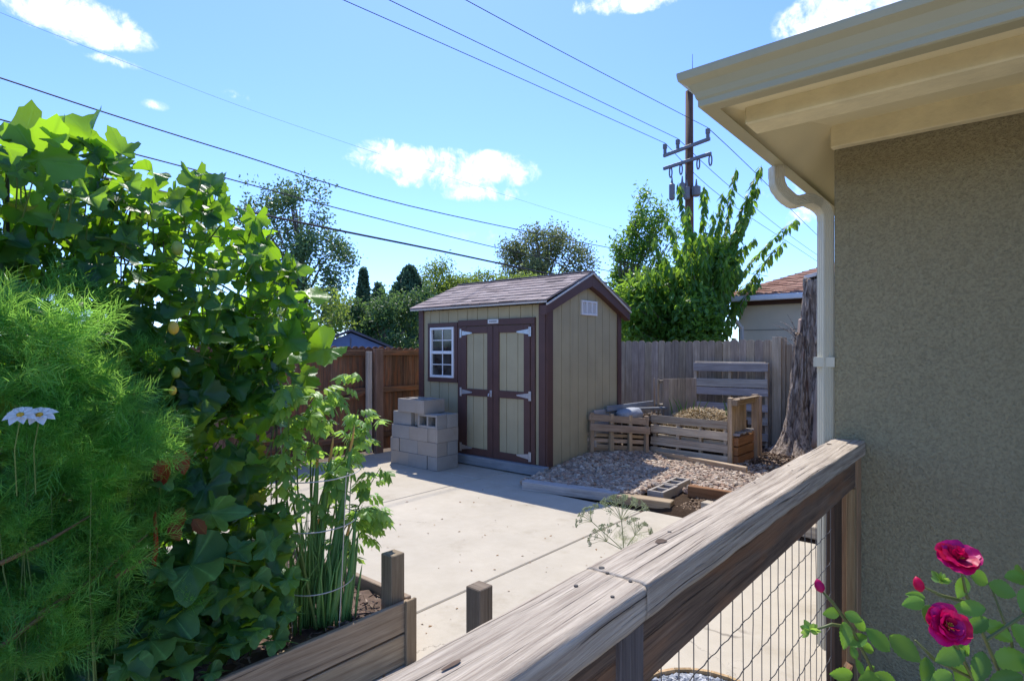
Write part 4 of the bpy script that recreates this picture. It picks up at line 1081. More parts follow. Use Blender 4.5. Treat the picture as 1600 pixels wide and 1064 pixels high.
M_elm = leafmat('elm_leaf', (.04, .13, .03), (.11, .25, .04), (.42, .68, .06), .42, .42)
M_poplar = leafmat('poplar_leaf', (.07, .15, .07), (.13, .24, .10), (.28, .44, .14), .3, .4)
M_bush = leafmat('bush_leaf', (.08, .16, .035), (.16, .26, .05), (.44, .58, .08), .4, .5)
M_dark = leafmat('dark_leaf', (.035, .10, .05), (.075, .17, .06), (.24, .40, .09), .35, .5)
M_conif = leafmat('conifer_leaf', (.07, .14, .085), (.12, .22, .12), (.18, .32, .14), .2, .6)
M_oak = leafmat('tan_leaf', (.08, .13, .06), (.17, .20, .09), (.34, .42, .14), .35, .5)
M_barkt = paint('branch_bark', (.18, .15, .12), .9, .25, 20, .5, 40)

# ------------------------------------------------------------------ squash vine on trellis
TOP = [(-.8, 2.35), (.0, 2.42), (.30, 2.44), (.50, 2.40), (.63, 2.48), (.8, 2.46), (.93, 2.42), (1.2, 2.42), (1.35, 2.26), (1.5, 2.0), (1.57, 1.7), (1.64, 1.5), (1.68, 1.2), (1.72, .9)]
def top_at(y):
    for (a, za), (c, zc) in zip(TOP, TOP[1:]):
        if a <= y <= c: return za + (zc - za) * (y - a) / (c - a)
    return TOP[0][1] if y < TOP[0][0] else .5
tr = thing('trellis', 'dark wire grid trellis carrying the squash vine in the raised bed', 'trellis', (-2.95, .6, .3))
b = MB()
for y in np.arange(-.7, 1.65, .17): 
    if True: b.tube([(-2.95, y, .3), (-2.95, y, 1.5), (-2.97, y, min(2.3, top_at(y) - .05))], .003, 5, cap=False)
for z in np.arange(.5, 2.35, .19):
    ye = max([y for y in np.arange(-.7, 1.65, .05) if top_at(y) > z + .05] or [0]); b.tube([(-2.95, y, z + .008 * math.sin(y * 9)) for y in lsp(-.7, ye, 14)], .003, 5, cap=False)
for y in (-.7, .45, 1.55): b.tube([(-2.97, y, .1), (-2.97, y, min(2.35, top_at(y)))], .007, 6)
b.build('wire_grid', M_blackwire, tr)
sq = thing('squash_vine', 'tall squash vine with broad lobed leaves covering a trellis', 'vine', (-2.85, .6, .3))
LOWY = [(random.uniform(.15, 1.35), random.uniform(.36, .75)) for _ in range(170)]
LT_ = [t_lobed(1, 5, .17, .05, .15, .14), t_lobed(2, 5, .11, .05, .19, .05), t_lobed(3, 5, .22, .05, .14, .2), t_lobed(4, 5, .07, .04, .16, -.10), t_lobed(5, 5, .14, .06, .2, .12)]
P = []; Nn = []; Hh = []; Sz = []
while len(P) < 2500:
    y = random.uniform(-.75, 1.66); tz = top_at(y) + .03 * noise.noise(Vector((y * 6, 0, 0)))
    z = random.uniform(.42, tz)
    up_ = (z - 1.55)
    keep = 1.0 if z < 1.75 else .9
    if random.random() > keep: continue
    if (z < 1.35 and y > 1.36) or (z < 1.62 and y > 1.55): continue
    x = -2.86 + random.gauss(0, .14) + (.10 if z < 1.2 else 0)
    x = min(x, -2.50)
    P.append((x, y, z)); side = 1 if x > -2.9 else -1
    Nn.append((.55 * side + random.gauss(0, .45), -.15 + random.gauss(0, .45), .75 + random.gauss(0, .35)))
    Hh.append((.6 * side + random.gauss(0, .5), random.gauss(0, .7), -.7 + random.gauss(0, .4)))
    s = random.choice([.07, .09, .11, .13, .15, .18]) * random.uniform(.85, 1.1) * (1.0 if z < 1.8 else .85)
    Sz.append(s)
for (y, z) in LOWY: P.append((random.uniform(-2.75, -2.46), y, z)); Nn.append((.5 + random.gauss(0, .4), -.2 + random.gauss(0, .4), .8)); Hh.append((.6 + random.gauss(0, .4), random.gauss(0, .8), -.4)); Sz.append(random.uniform(.09, .19))
# hero leaves at the top edge and right edge, upright and backlit
for (px, py, s, X) in ((30, 222, .20, -2.8), (60, 250, .25, -2.75), (100, 215, .13, -2.8), (140, 215, .20, -2.8), (112, 235, .12, -2.8), (75, 245, .14, -2.85), (150, 250, .14, -2.8), (190, 240, .15, -2.9),
                       (325, 300, .22, -2.75), (300, 320, .16, -2.8), (415, 380, .19, -2.7), (440, 415, .17, -2.7), (400, 340, .12, -2.7), (470, 490, .10, -2.6), (505, 545, .22, -2.55), (480, 500, .12, -2.6), (450, 530, .2, -2.6), (465, 490, .12, -2.6), (440, 470, .14, -2.6)):
    q = onX(px, py, X); P.append(tuple(q)); Nn.append((.7 + random.gauss(0, .25), -.6 + random.gauss(0, .25), random.gauss(.1, .3))); Hh.append((random.gauss(0, .3), random.gauss(0, .5), .4 if py < 330 else -.6)); Sz.append(s)
P = np.array(P); Nn = np.array(Nn); Hh = np.array(Hh); Sz = np.array(Sz)
b = MB(); idx = RNG.integers(0, 5, len(P)); Fm = frames(Nn, Hh)
for k in range(5):
    m_ = idx == k; b.scatter(LT_[k], P[m_], Fm[m_], Sz[m_])
b.build('leaf_canopy', M_squash, sq, smooth=True)
b = MB()
for i in range(len(P)):
    if i % 2: continue
    p0 = Vector(P[i]); h = Vector(Hh[i]); h.normalize(); q = p0 - h * Sz[i] * .35 + Vector((-.08 * (1 if p0.x > -2.9 else -1), 0, -.12))
    b.tube([q, (p0 + q) / 2 + Vector((.02, 0, .01)), p0], [.003, .0025, .0022], 4, cap=False)
for k in range(26):
    y = random.uniform(-.5, 1.6); z = .3; pts = []; dy = random.uniform(-.02, .05)
    while z < top_at(min(1.8, y)) - .05 and len(pts) < 40:
        pts.append((-2.93 + random.uniform(-.06, .06), y, z)); z += random.uniform(.04, .12); y += dy + random.uniform(-.05, .05)
    if len(pts) > 3: b.tube(pts, .004, 6)
for k in range(16):
    y = random.uniform(-.2, 1.4); z = random.uniform(1.3, 2.2); pts = [(-2.86 + random.uniform(-.05, .1), y + j * .07, z - j * .018 + random.uniform(-.02, .02)) for j in range(8)]
    b.tube(pts, .0045, 5)
b.build('stem', M_stem, sq)
def fruit(p, r, mat, name='fruit'):
    b = MB(); n, m2 = 14, 9; V = []
    for j in range(m2 + 1):
        ph = math.pi * j / m2
        for i in range(n):
            a = 2 * math.pi * i / n; rr = r * math.sin(ph) * (1 + .05 * math.cos(a * 6)) * (1 + .3 * (j / m2 - .5)); V.append((p[0] + rr * math.cos(a), p[1] + rr * math.sin(a), p[2] + r * 1.35 * math.cos(ph)))
    F = [(j * n + i, (j + 1) * n + i, (j + 1) * n + (i + 1) % n, j * n + (i + 1) % n) for j in range(m2) for i in range(n)]
    b.add(V, F, [(V[i][0], V[i][2]) for f in F for i in f]); return b.build(name, mat, sq, smooth=True)
M_fruit = paint('squash_skin', (.62, .42, .05), .45, .2, 30); M_fruitg = paint('green_squash_skin', (.25, .32, .05), .45, .2, 30)
fruit(onX(271, 512, -2.52), .020, M_fruit); fruit(onX(275, 582, -2.5), .017, M_fruitg); fruit(onX(270, 610, -2.5), .014, M_fruit); fruit(onX(277, 388, -2.6), .022, M_fruitg)

# ------------------------------------------------------------------ cosmos
def feather(seed, n=11):
    rd = random.Random(seed); V = []; F = []
    def strip(a, c, w0, bend):
        a = np.array(a); c = np.array(c); d = c - a; s = np.cross(d, [0, 0, 1.]); s = s / (np.linalg.norm(s) + 1e-6) * w0; k = len(V)
        mid = (a + c) / 2 + np.array([0, 0, bend])
        V.extend([a - s, a + s, mid - s * .9, mid + s * .9, c]); F.extend([(k, k + 1, k + 3, k + 2), (k + 2, k + 3, k + 4)])
    strip((0, 0, 0), (0, 1, -.12), .012, .06)
    for i in range(n):
        t = .15 + .8 * i / n; sx = 1 if i % 2 else -1; l = rd.uniform(.5, .85) * (1.1 - t * .5)
        b0 = (0, t, .05 * (1 - t)); ang = rd.uniform(.5, 1.0); e = (sx * l * math.sin(ang), t + l * math.cos(ang), rd.uniform(-.22, .12)); strip(b0, e, .0095, rd.uniform(-.02, .10))
        if rd.random() < .7: e2 = (e[0] * .55 + sx * .02, t + l * .8, rd.uniform(-.2, .2)); strip((e[0] * .45, (b0[1] + e[1]) / 2, e[2] * .5), e2, .008, 0)
    return T(V, F)
FT = [feather(i) for i in range(5)]
blobs = [[(22, 560, 88, .10), (60, 520, 60, .1), (20, 640, 90, .0)], [(175, 665, 70, .08), (235, 690, 60, .08), (150, 620, 50, -.05), (200, 740, 70, 0), (120, 700, 60, .05)],
         [(100, 500, 45, -.2), (170, 570, 50, -.25), (120, 560, 60, -.2)], [(60, 800, 110, -.05), (150, 850, 100, -.05), (60, 950, 110, 0), (190, 960, 80, -.05), (210, 830, 70, -.1), (110, 740, 90, -.1), (240, 770, 50, -.1)]]
labs = ['feathery cosmos plant with white daisy flowers at the left edge', 'bright feathery cosmos plant glowing in sun beside the squash leaves',
        'darker feathery cosmos plant reaching up in front of the squash vine', 'low feathery cosmos foliage at the bottom left of the raised bed']
for bi, bl in enumerate(blobs):
    P = []; HH = []; base = None
    for (px, py, rad, dx) in bl:
        c = onX(px, py, -2.45 + dx); d_ = abs(c.x) and (c.xy - Vector((0, 0))).dot(Vector((-_S, _C))); r = rad / FPX * d_
        n_ = int((240 if bi < 2 else 190) * (rad / 80) ** 2 * (.45 if bi == 2 else 1))
        for _ in range(max(3, n_ // 15)):
            v = Vector(rnd_dirs(1)[0]) * (random.random() ** .45) * r; tc_ = Vector((c.x + v.x * .75, c.y + v.y, c.z + v.z * .95)); ax_ = (Vector((v.x, v.y, v.z)).normalized() * .6 + Vector((.1, 0, .8))).normalized()
            for q_ in range(15):
                o_ = Vector(rnd_dirs(1)[0]); o_ = (o_ * .75 + ax_).normalized(); s_ = random.uniform(-.03, .05); P.append(tuple(tc_ + ax_ * s_ + o_ * .008)); HH.append(tuple(o_))
        base = base or Vector((c.x, c.y, .29))
    if bi == 0: base = Vector((-2.5, .30, .29))
    P = np.array(P); base = Vector((np.clip(P[:, 0].mean(), -3, -2.44), P[:, 1].mean(), .29))
    th = thing('cosmos_plant', labs[bi], 'plant', base, 'cosmos plants')
    cen = P.mean(0); out = P - cen; out /= np.linalg.norm(out, axis=1, keepdims=True) + 1e-6
    Hd = np.array(HH); vt_ = np.clip(np.repeat(RNG.random((len(P) // 15, 2)), 15, 0) * .85 + RNG.random((len(P), 2)) * .15, 0, 1); b = MB(); idx = RNG.integers(0, 5, len(P)); Fm = frames(rnd_dirs(len(P)) + np.array([0, 0, .6]), Hd); sz = RNG.uniform(.07, .125, len(P))
    for k in range(5): m_ = idx == k; b.scatter(FT[k], P[m_], Fm[m_], sz[m_], vt_[m_])
    b.build('foliage', M_cosmos, th)
    b = MB()
    for k in range(6):
        e = Vector(P[random.randrange(len(P))]); q = Vector((base.x + random.uniform(-.08, .08), base.y + random.uniform(-.08, .08), base.z))
        b.tube([q, q.lerp(e, .5) + Vector((random.uniform(-.04, .04), random.uniform(-.04, .04), .03)), e], [.0035, .0025, .001], 5, cap=False)
    b.build('stem', M_stem, th)
    if bi == 0: cos0 = th
M_petal = leafmat('white_petal', (.88, .88, .88), (.92, .92, .93), (.9, .9, .88), .35, .5); M_disc = paint('flower_disc', (.65, .38, .03), .8, .2, 200, .8, 300)
for (px, py) in ((32, 649), (62, 649)):
    c = onX(px, py, -2.16); nrm = Vector((.5, -.25, .85)).normalized(); b = MB(); n_ = 8
    for k in range(n_):
        a = 2 * math.pi * k / n_; u = nrm.orthogonal().normalized(); v = nrm.cross(u); h = (u * math.cos(a) + v * math.sin(a)) + nrm * .15
        b.scatter(t_oval(.72, 7, .16, .22, .03), np.array([c + h * .004]), frames(np.array([nrm + h * -.1]), np.array([h])), [.036 * random.uniform(.9, 1.1)])
    fl = b.build('flower', M_petal, cos0, smooth=True)
    b = MB(); b.tube([c - nrm * .004, c + nrm * .005, c + nrm * .009], [.009, .009, .004], 10); b.part('flower_disc', M_disc, fl, smooth=True)
    b = MB(); b.tube([c - nrm * .003, c + Vector((-.02, -.01, -.10)), c + Vector((-.05, 0, -.24))], .0016, 5); b.part('flower_stem', M_stem, fl)
b = MB()
for (a, c_) in (((230, 835), (0, 1010)), ((150, 800), (0, 880)), ((215, 850), (60, 960)), ((240, 860), (180, 900))):
    p0 = onX(*a, -2.4); p1 = onX(*c_, -2.38); b.tube([p0, (p0 + p1) / 2 + Vector((0, 0, -.01)), p1], [.003, .006, .008], 6)
b.build('dry_stalk', M_drystem, ROOT and bpy.data.objects['cosmos_plant.003'])

# ------------------------------------------------------------------ eggplant, chard, onions, tomato
eg = thing('eggplant', 'low plant with large wavy dull green leaves at the front of the bed', 'plant', (-2.5, .85, .29))
b = MB(); ET = [t_lobed(21, 7, .17, .03, .16, .10, 56, .3), t_lobed(22, 7, .20, .03, .18, -.10, 56, .3)]
st_b = MB()
for (px, py, s, ang, tilt) in ((300, 882, .30, 1.2, .5), (235, 1000, .27, 1.9, .6), (270, 960, .25, .4, .7), (330, 800, .20, .6, -.4), (250, 890, .14, 3.0, .4), (400, 985, .14, .7, .5), (360, 1010, .12, .2, .6), (430, 1000, .13, 2, .5), (395, 905, .15, .1, .4), (340, 940, .14, -.8, .4), (280, 1040, .16, 2.2, .7), (200, 1040, .17, 2.7, .6), (330, 1050, .10, 1.2, .5), (250, 750, .12, .8, .2), (370, 860, .14, .9, .2), (420, 850, .15, -.3, .1), (450, 905, .13, .4, .1), (445, 960, .12, .9, .3)):
    q = onX(px, py, -2.42); F_ = frames(np.array([(.45, -.35, .5 + tilt)]), np.array([(.2, math.sin(ang), -.5 + .5 * math.cos(ang))]))
    lb_ = MB(); lb_.scatter(random.choice(ET), np.array([q]), F_, np.array([[s * .75, s, s]])); lb_.build('leaf', M_egg, eg, smooth=True)
    st_b.tube([q, q + Vector((-.06, .02, -.06)), (q.x - .12, q.y + .03, max(.3, q.z - .2))], [.003, .004, .005], 5)
st_b.build('stem', M_stem, eg)
M_red = leafmat('chard_red', (.45, .03, .02), (.55, .06, .03), (.7, .10, .05), .35, .4); M_chard = leafmat('chard_leaf', (.25, .03, .02), (.12, .12, .03), (.55, .12, .04), .4, .4, True)
ch = thing('swiss_chard', 'chard with red stem and red-tinged leaves half hidden by green leaves', 'plant', (-2.5, .80, .29))
q0 = onX(237, 912, -2.46); q1 = onX(242, 800, -2.46); b = MB(); b.tube([q0, q0.lerp(q1, .5) + Vector((0, .01, 0)), q1], [.012, .009, .006], 7); b.build('stem', M_red, ch, smooth=True)
b = MB()
for (px, py, s) in ((262, 712, .12), (280, 700, .10), (286, 790, .09), (300, 810, .08), (265, 815, .08)):
    q = onX(px, py, -2.40); b = MB(); b.scatter(t_oval(.6, 7, .1, .2, .08), np.array([q]), frames(np.array([(.7, -.6 + random.uniform(-.4, .4), .2)]), np.array([(0, .2 + random.uniform(-.6, .6), -1.)])), [s]); b.build('leaf', M_chard, ch, smooth=True)
on = thing('onion_clump', 'clump of tall round green onion stalks inside the wire cage', 'plant', (-2.62, 1.55, .29))
b = MB(); M_wither = paint('withered_tip', (.62, .36, .10), .7, .2)
def cage_pt(px, py, X=-2.6): return onX(px, py, X)
for (px0, px1, py1, r, X) in ((470, 497, 700, .017, -2.62), (478, 520, 690, .020, -2.60), (500, 553, 672, .019, -2.55), (515, 546, 820, .020, -2.52), (490, 500, 800, .013, -2.6), (540, 556, 790, .012, -2.5), (530, 538, 800, .011, -2.54), (460, 470, 800, .010, -2.66), (508, 512, 850, .010, -2.52),
                             (545, 560, 830, .010, -2.5), (520, 524, 760, .009, -2.6), (480, 476, 860, .009, -2.6), (450, 455, 830, .009, -2.68), (535, 548, 880, .012, -2.5), (498, 505, 870, .011, -2.55), (470, 480, 900, .012, -2.6), (555, 566, 880, .007, -2.5), (526, 530, 860, .012, -2.5), (512, 506, 790, .012, -2.57), (460, 440, 850, .009, -2.66), (548, 540, 900, .008, -2.5)):
    g0 = onX(px0, 965 - random.uniform(-12, 20), X); g0.z = .29; g1 = onX(px1, py1, X); bend = Vector((random.uniform(-.02, .02), random.uniform(-.02, .02), 0))
    pts = [g0.lerp(g1, t) + bend * math.sin(t * 3.14) for t in lsp(0, 1, 9)]
    b.tube(pts, [r * k for k in (.7, .85, 1, 1.05, 1.0, .9, .75, .5, .08)], 9, var=(random.random(), random.random()))
    if r > .012: yl = MB(); yl.tube([pts[-2] + Vector((0, 0, .01)), pts[-1], pts[-1] + Vector((.004, 0, .03))], [r * .45, r * .25, .001], 8); yl.build('yellow_tip', M_wither, on, smooth=True)
for k in range(60):
    g0 = Vector((-2.62 + random.gauss(0, .07), 1.56 + random.gauss(0, .09), .29)); h = random.uniform(.25, .6); b.tube([g0, g0 + Vector((random.gauss(0, .02), random.gauss(0, .02), h * .6)), g0 + Vector((random.gauss(0, .05), random.gauss(0, .05), h))], [.006, .0055, .001], 5)
b.build('stalk', M_onion, on, smooth=True)
cg = thing('plant_cage', 'round wire plant cage with three hoops around the onions', 'plant cage', (-2.6, 1.58, .3))
b = MB(); cc = Vector((-2.60, 1.58))
for (z, r) in ((1.04, .20), (.80, .185), (.50, .165)):
    b.tube([(cc.x + r * math.cos(a), cc.y + r * math.sin(a), z + .012 * math.sin(a)) for a in lsp(0, 2 * math.pi, 36)], .0028, 6, cap=False)
for k in range(4):
    a = k * math.pi / 2 + .1; b.tube([(cc.x + r * math.cos(a), cc.y + r * math.sin(a), z) for (z, r) in ((1.30 if k == 3 else 1.06, .215), (1.04, .203), (.8, .188), (.5, .168), (.28, .15))], .0026, 6)
b.build('wire_frame', M_cage, cg)
tm = thing('tomato_plant', 'pale green tomato plant with drooping curled leaves leaning over the patio', 'plant', (-2.75, 1.8, .29))
def compound(seed):
    rd = random.Random(seed); V = []; F = []
    def leaf(base, tip, w0, curl):
        base = np.array(base); tip = np.array(tip); d = tip - base; s = np.cross(d, [0, 0, 1.]); s = s / (np.linalg.norm(s) + 1e-6) * w0; k = len(V); n = 5
        for i in range(n + 1):
            t = i / n; c = base + d * t - np.array([0, 0, curl * t * t]); wv = math.sin(math.pi * min(1, t * .9 + .05)) * (1 + .25 * (1 if i % 2 else -1)) if 0 < i < n else .04
            V.extend([c - s * wv + [0, 0, -.03 * wv], c + [0, 0, .01], c + s * wv + [0, 0, -.03 * wv]])
        for i in range(n):
            for q in (0, 1): a = k + i * 3 + q; F.append((a, a + 1, a + 4, a + 3))
    leaf((0, .62, -.05), (0, 1.05, -.35), .15, .12)
    for i, t in enumerate((.2, .42, .6)):
        for sx in (-1, 1):
            l = .36 + .08 * i; leaf((0, t, 0), (sx * l * .85, t + l * .45, -.12 - .1 * rd.random()), .11, .16 + rd.random() * .1)
    k = len(V); V.extend([(-.012, 0, 0), (.012, 0, 0), (.01, .62, -.04), (-.01, .62, -.04)]); F.append((k, k + 1, k + 2, k + 3))
    return T(V, F)
CT = [compound(i) for i in range(4)]
P = []; Hd = []; sb = MB()
branches = [((500, 960), (455, 660), (552, 585)), ((500, 960), (500, 720), (580, 660)), ((505, 960), (530, 830), (595, 730)), ((500, 960), (470, 700), (500, 610)), ((505, 960), (520, 800), (575, 800)), ((495, 960), (430, 700), (460, 600)), ((505, 950), (520, 760), (560, 640)), ((500, 950), (440, 740), (480, 640)), ((505, 950), (540, 850), (590, 800)), ((500, 950), (470, 760), (540, 720)), ((500, 950), (430, 780), (450, 700))]
for i, (a, m_, e) in enumerate(branches):
    X = -2.72 + .035 * (i % 6); p = [onX(*a, X), onX(*m_, X), onX(*e, X + .06)]; p[0].z = .29
    pts = []
    for t in lsp(0, 1, 14): pts.append((1 - t) ** 2 * p[0] + 2 * t * (1 - t) * p[1] + t * t * p[2])
    sb.tube(pts, [.007 - .005 * t for t in lsp(0, 1, 14)], 6)
    for j in range(6, 14):
        for _ in range(1 if j < 9 else 3):
            q = pts[j] + Vector((random.gauss(0, .02), random.gauss(0, .02), random.gauss(0, .02))); P.append(tuple(q)); dv = pts[j] - pts[j - 1]; dv.normalize()
            Hd.append((dv.x * .4 + random.gauss(0, .6), dv.y * .4 + random.gauss(0, .6), -.25 + random.gauss(0, .35)))
P = np.array(P); Hd = np.array(Hd); b = MB(); idx = RNG.integers(0, 4, len(P)); Fm = frames(rnd_dirs(len(P)) * .6 + [0, 0, 1.], Hd); sz = RNG.uniform(.07, .13, len(P))
for k in range(4): m_ = idx == k; b.scatter(CT[k], P[m_], Fm[m_], sz[m_])
b.build('foliage', M_tomato, tm, smooth=True); sb.build('stem', M_stem, tm)

# dill umbel beyond the rail
dc = at(963, 812, 1.75); dl_ = thing('dill_plant', 'dill flower head of fine umbels leaning over the grey railing', 'plant', (dc.x + .02, dc.y - .05, 0))
b = MB(); sd = MB(); M_dill = leafmat('dill_green', (.34, .38, .20), (.48, .50, .30), (.6, .65, .3), .4, .6)
base = Vector((dc.x + .02, dc.y - .05, 0)); hub = at(971, 812, 1.75)
def umbel(hub, axis, r, n, m2):
    b = MB(); sd = MB()
    axis = axis.normalized(); u = axis.orthogonal().normalized(); v = axis.cross(u)
    for k in range(n):
        a = 2.4 * k; rr = math.sqrt((k + .5) / n); e = hub + axis * r * (.85 - .45 * rr * rr) + (u * math.cos(a) + v * math.sin(a)) * r * rr
        sd.tube([hub, (hub + e) / 2 + axis * .004, e], .0006, 3, cap=False)
        ax2 = (e - hub).normalized(); u2 = ax2.orthogonal().normalized(); v2 = ax2.cross(u2)
        for j in range(m2):
            a2 = 2.4 * j; r2 = r * .17 * math.sqrt((j + .5) / m2); e2 = e + ax2 * r * .14 + (u2 * math.cos(a2) + v2 * math.sin(a2)) * r2
            sd.tube([e, e2], .0004, 3, cap=False); b.scatter(ST[0], np.array([e2]), frames(rnd_dirs(1), rnd_dirs(1)), [.0024])
    k0 = merge(b, sd); k0.build('seed_head', M_dill, dl_)
umbel(hub, Vector((-.1, .1, 1)), .075, 22, 12); umbel(at(948, 846, 1.72), Vector((-.5, -.2, .8)), .05, 14, 9); umbel(at(992, 836, 1.74), Vector((.3, .4, .8)), .05, 14, 9); umbel(at(925, 815, 1.74), Vector((-.7, -.3, .7)), .045, 12, 9)
for e in ((971, 812), (948, 846), (992, 836), (925, 815)):
    p = at(*e, 1.74); sd.tube([at(985, 900, 1.74), at(975, 860, 1.74), p], .0016, 4)
sd.tube([base, at(985, 900, 1.74)], .0035, 5)
sd.build('stem', M_dill, dl_)
n_ = 60; Pn = np.array([tuple(at(980 + random.gauss(0, 14), 840 + random.gauss(0, 14), 1.74)) for _ in range(n_)]); b = MB(); b.scatter(FT[0], Pn, frames(rnd_dirs(n_), rnd_dirs(n_)), RNG.uniform(.015, .03, n_)); b.build('foliage', M_dill, dl_)

# ------------------------------------------------------------------ roses
M_rp = leafmat('rose_petal', (.50, .002, .03), (.52, .005, .18), (.8, .005, .12), .35, .45, False, .35)
def petal(seed):
    rd = random.Random(seed); V = []; n = 7
    for j in range(n + 1):
        v = j / n
        for i in range(n + 1):
            u = i / n * 2 - 1; w0 = .55 * math.sin(math.pi * min(1, .12 + v * .62)) ** .7
            x = u * w0; y = v - .12 * u * u * v; z = .32 * v * v * (1) + .35 * u * u * w0 * (1 - v * .6) - .30 * max(0, v - .7) ** 1.2 * 2 + .05 * math.sin(u * 5 + seed) * v
            V.append((x, y, z))
    F = [(j * (n + 1) + i, j * (n + 1) + i + 1, (j + 1) * (n + 1) + i + 1, (j + 1) * (n + 1) + i) for j in range(n) for i in range(n)]
    return T(V, F)
PT = [petal(i) for i in range(4)]
def bloom(parent, c, nrm, r):
    nrm = nrm.normalized(); b = MB(); u = nrm.orthogonal().normalized(); v = nrm.cross(u)
    for ring, (n_, lift, s) in enumerate(((6, .05, 1.0), (6, .28, .95), (5, .6, .85), (4, 1.0, .6))):
        for k in range(n_):
            a = 2 * math.pi * (k + ring * .47) / n_ + random.uniform(-.15, .15); o_ = u * math.cos(a) + v * math.sin(a)
            lift = lift * random.uniform(.5, 1.7); h = o_ + nrm * lift; nn = nrm - o_ * lift * .9
            b.scatter(random.choice(PT), np.array([c + nrm * ring * .0012]), frames(np.array([nn]), np.array([h])), [r * s * random.uniform(.82, 1.15)])
    fl = b.build('flower', M_rp, parent, smooth=True)
    b = MB()
    for k in range(14): a = 2.4 * k; b.tube([c + nrm * .004, c + nrm * r * .42 + (u * math.cos(a) + v * math.sin(a)) * r * .12 * (k % 3)], .0011, 4)
    b.part('stamens', M_disc, fl)
def stem_path(b, pts, r): b.tube(pts, r, 7)
rs = thing('rose_bush', 'rose bush with two crimson blooms in front of the stucco wall', 'rose bush', (.05, 1.45, 0))
bloom(rs, at(1497, 874, 1.06), Vector((.05, -.25, .9)) - Vector((-_S, _C, 0)) * .35, .034)
bloom(rs, at(1478, 978, 1.00), Vector((0, -.1, .6)) - Vector((-_S, _C, 0)) * .9, .034)
b = MB(); LS = MB(); b2_ = MB(); LS2 = MB(); OV = [t_oval(.60, 16, .06, .15, .07), t_oval(.54, 16, .12, .26, .07), t_oval(.64, 16, .04, .05, .06)]
def rleaf(px, py, d, size, ang, tilt=.3, target=None):
    'leaf whose tip points at angle ang (degrees, 0 = right, 90 = up) as the camera sees it'
    c = at(px, py, d); f = Vector((-_S, _C, 0)); r_ = Vector((_C, _S, 0)); a = R(ang)
    h = r_ * math.cos(a) + Vector((0, 0, 1)) * math.sin(a) + f * random.uniform(-.3, .3); nn = -f + Vector((0, 0, 1)) * (tilt + random.uniform(-.1, .5)) + r_ * random.uniform(-.4, .4)
    s = size / FPX * d; q = c - h.normalized() * s * .5
    (target or b).scatter(random.choice(OV), np.array([q]), frames(np.array([nn]), np.array([h])), [s])
    return q
f_ = Vector((-_S, _C, 0))
stems = [[(1600, 1140, 1.15), (1540, 1000, 1.12), (1510, 930, 1.08), (1500, 880, 1.06)], [(1560, 1150, 1.1), (1520, 1060, 1.06), (1495, 1010, 1.02), (1480, 985, 1.0)], [(1510, 940, 1.08), (1470, 930, 1.08), (1440, 915, 1.07)],
         [(1600, 1130, 1.2), (1580, 1000, 1.2), (1550, 920, 1.18)], [(1540, 1000, 1.12), (1600, 960, 1.15), (1660, 930, 1.2)], [(1400, 1150, 1.15), (1360, 1040, 1.15), (1330, 980, 1.14), (1300, 940, 1.13), (1283, 922, 1.13)], [(1330, 980, 1.14), (1300, 975, 1.14), (1275, 983, 1.13)], [(1520, 1060, 1.06), (1460, 1030, 1.05), (1430, 1000, 1.05)]]
for s in stems: (LS2 if s[-1][0] < 1400 else LS).tube([at(*q) for q in s], [.0032] * (len(s) - 1) + [.0018], 6)
g0 = Vector((.08, 1.5, 0)); LS.tube([g0, at(1600, 1140, 1.15)], .006, 6); LS.tube([g0 + Vector((-.1, -.05, 0)), at(1560, 1150, 1.1)], .005, 6); LS2.tube([g0 + Vector((-.3, 0, 0)), at(1400, 1150, 1.15)], .004, 6)
rl_list = [(1428, 942, 36, 190), (1438, 930, 26, 150), (1463, 938, 34, 150), (1448, 958, 30, 240), (1500, 915, 36, 250), (1528, 902, 40, 330), (1535, 925, 42, 20), (1565, 920, 44, 340), (1518, 950, 42, 185), (1530, 975, 44, 200), (1580, 955, 64, 290), (1590, 900, 40, 10), (1600, 935, 44, 250), (1555, 985, 52, 330),
           (1450, 1020, 44, 230), (1440, 1040, 40, 260), (1490, 1025, 48, 200), (1510, 1010, 48, 330), (1545, 1020, 60, 350), (1580, 1030, 60, 10), (1470, 1060, 44, 200), (1500, 1058, 54, 290), (1535, 1060, 60, 340), (1570, 1062, 58, 10), (1598, 1000, 60, 300), (1610, 1050, 60, 320), (1500, 1090, 60, 200), (1450, 1090, 60, 240), (1560, 1100, 70, 340), (1610, 900, 44, 50), (1555, 945, 40, 300), (1530, 1040, 50, 250),
           (1400, 1008, 52, 310), (1375, 1000, 44, 130), (1300, 957, 28, 190), (1328, 962, 28, 330), (1345, 975, 30, 320), (1312, 985, 40, 260), (1340, 1000, 38, 20), (1355, 1012, 30, 340), (1335, 1020, 22, 100), (1345, 1042, 24, 90), (1360, 1045, 18, 20), (1318, 1054, 36, 180), (1355, 1062, 40, 190), (1385, 1062, 44, 340), (1360, 1090, 40, 240), (1330, 1085, 40, 200)]
for (px, py, s, a) in [q_ for i_, q_ in enumerate(rl_list) if i_ % 4 != 2 or q_[0] < 1410]: rleaf(px, py, 1.04 + (.1 if px > 1540 or px < 1420 else 0) + random.uniform(-.03, .05), s * .98, a, target=b2_ if px < 1405 else b)
M_rstem = leafmat('rose_stem', (.12, .14, .04), (.16, .18, .05), (.2, .3, .05), .1)
rs2 = thing('rose_bush', 'small rose shoot with one closed bud in front of the wire mesh', 'rose bush', (-.22, 1.5, 0))
b.build('leaf_spray', M_rose, rs, smooth=True); LS.build('stem', M_rstem, rs, smooth=True)
b2_.build('leaf_spray', M_rose, rs2, smooth=True); LS2.build('stem', M_rstem, rs2, smooth=True)
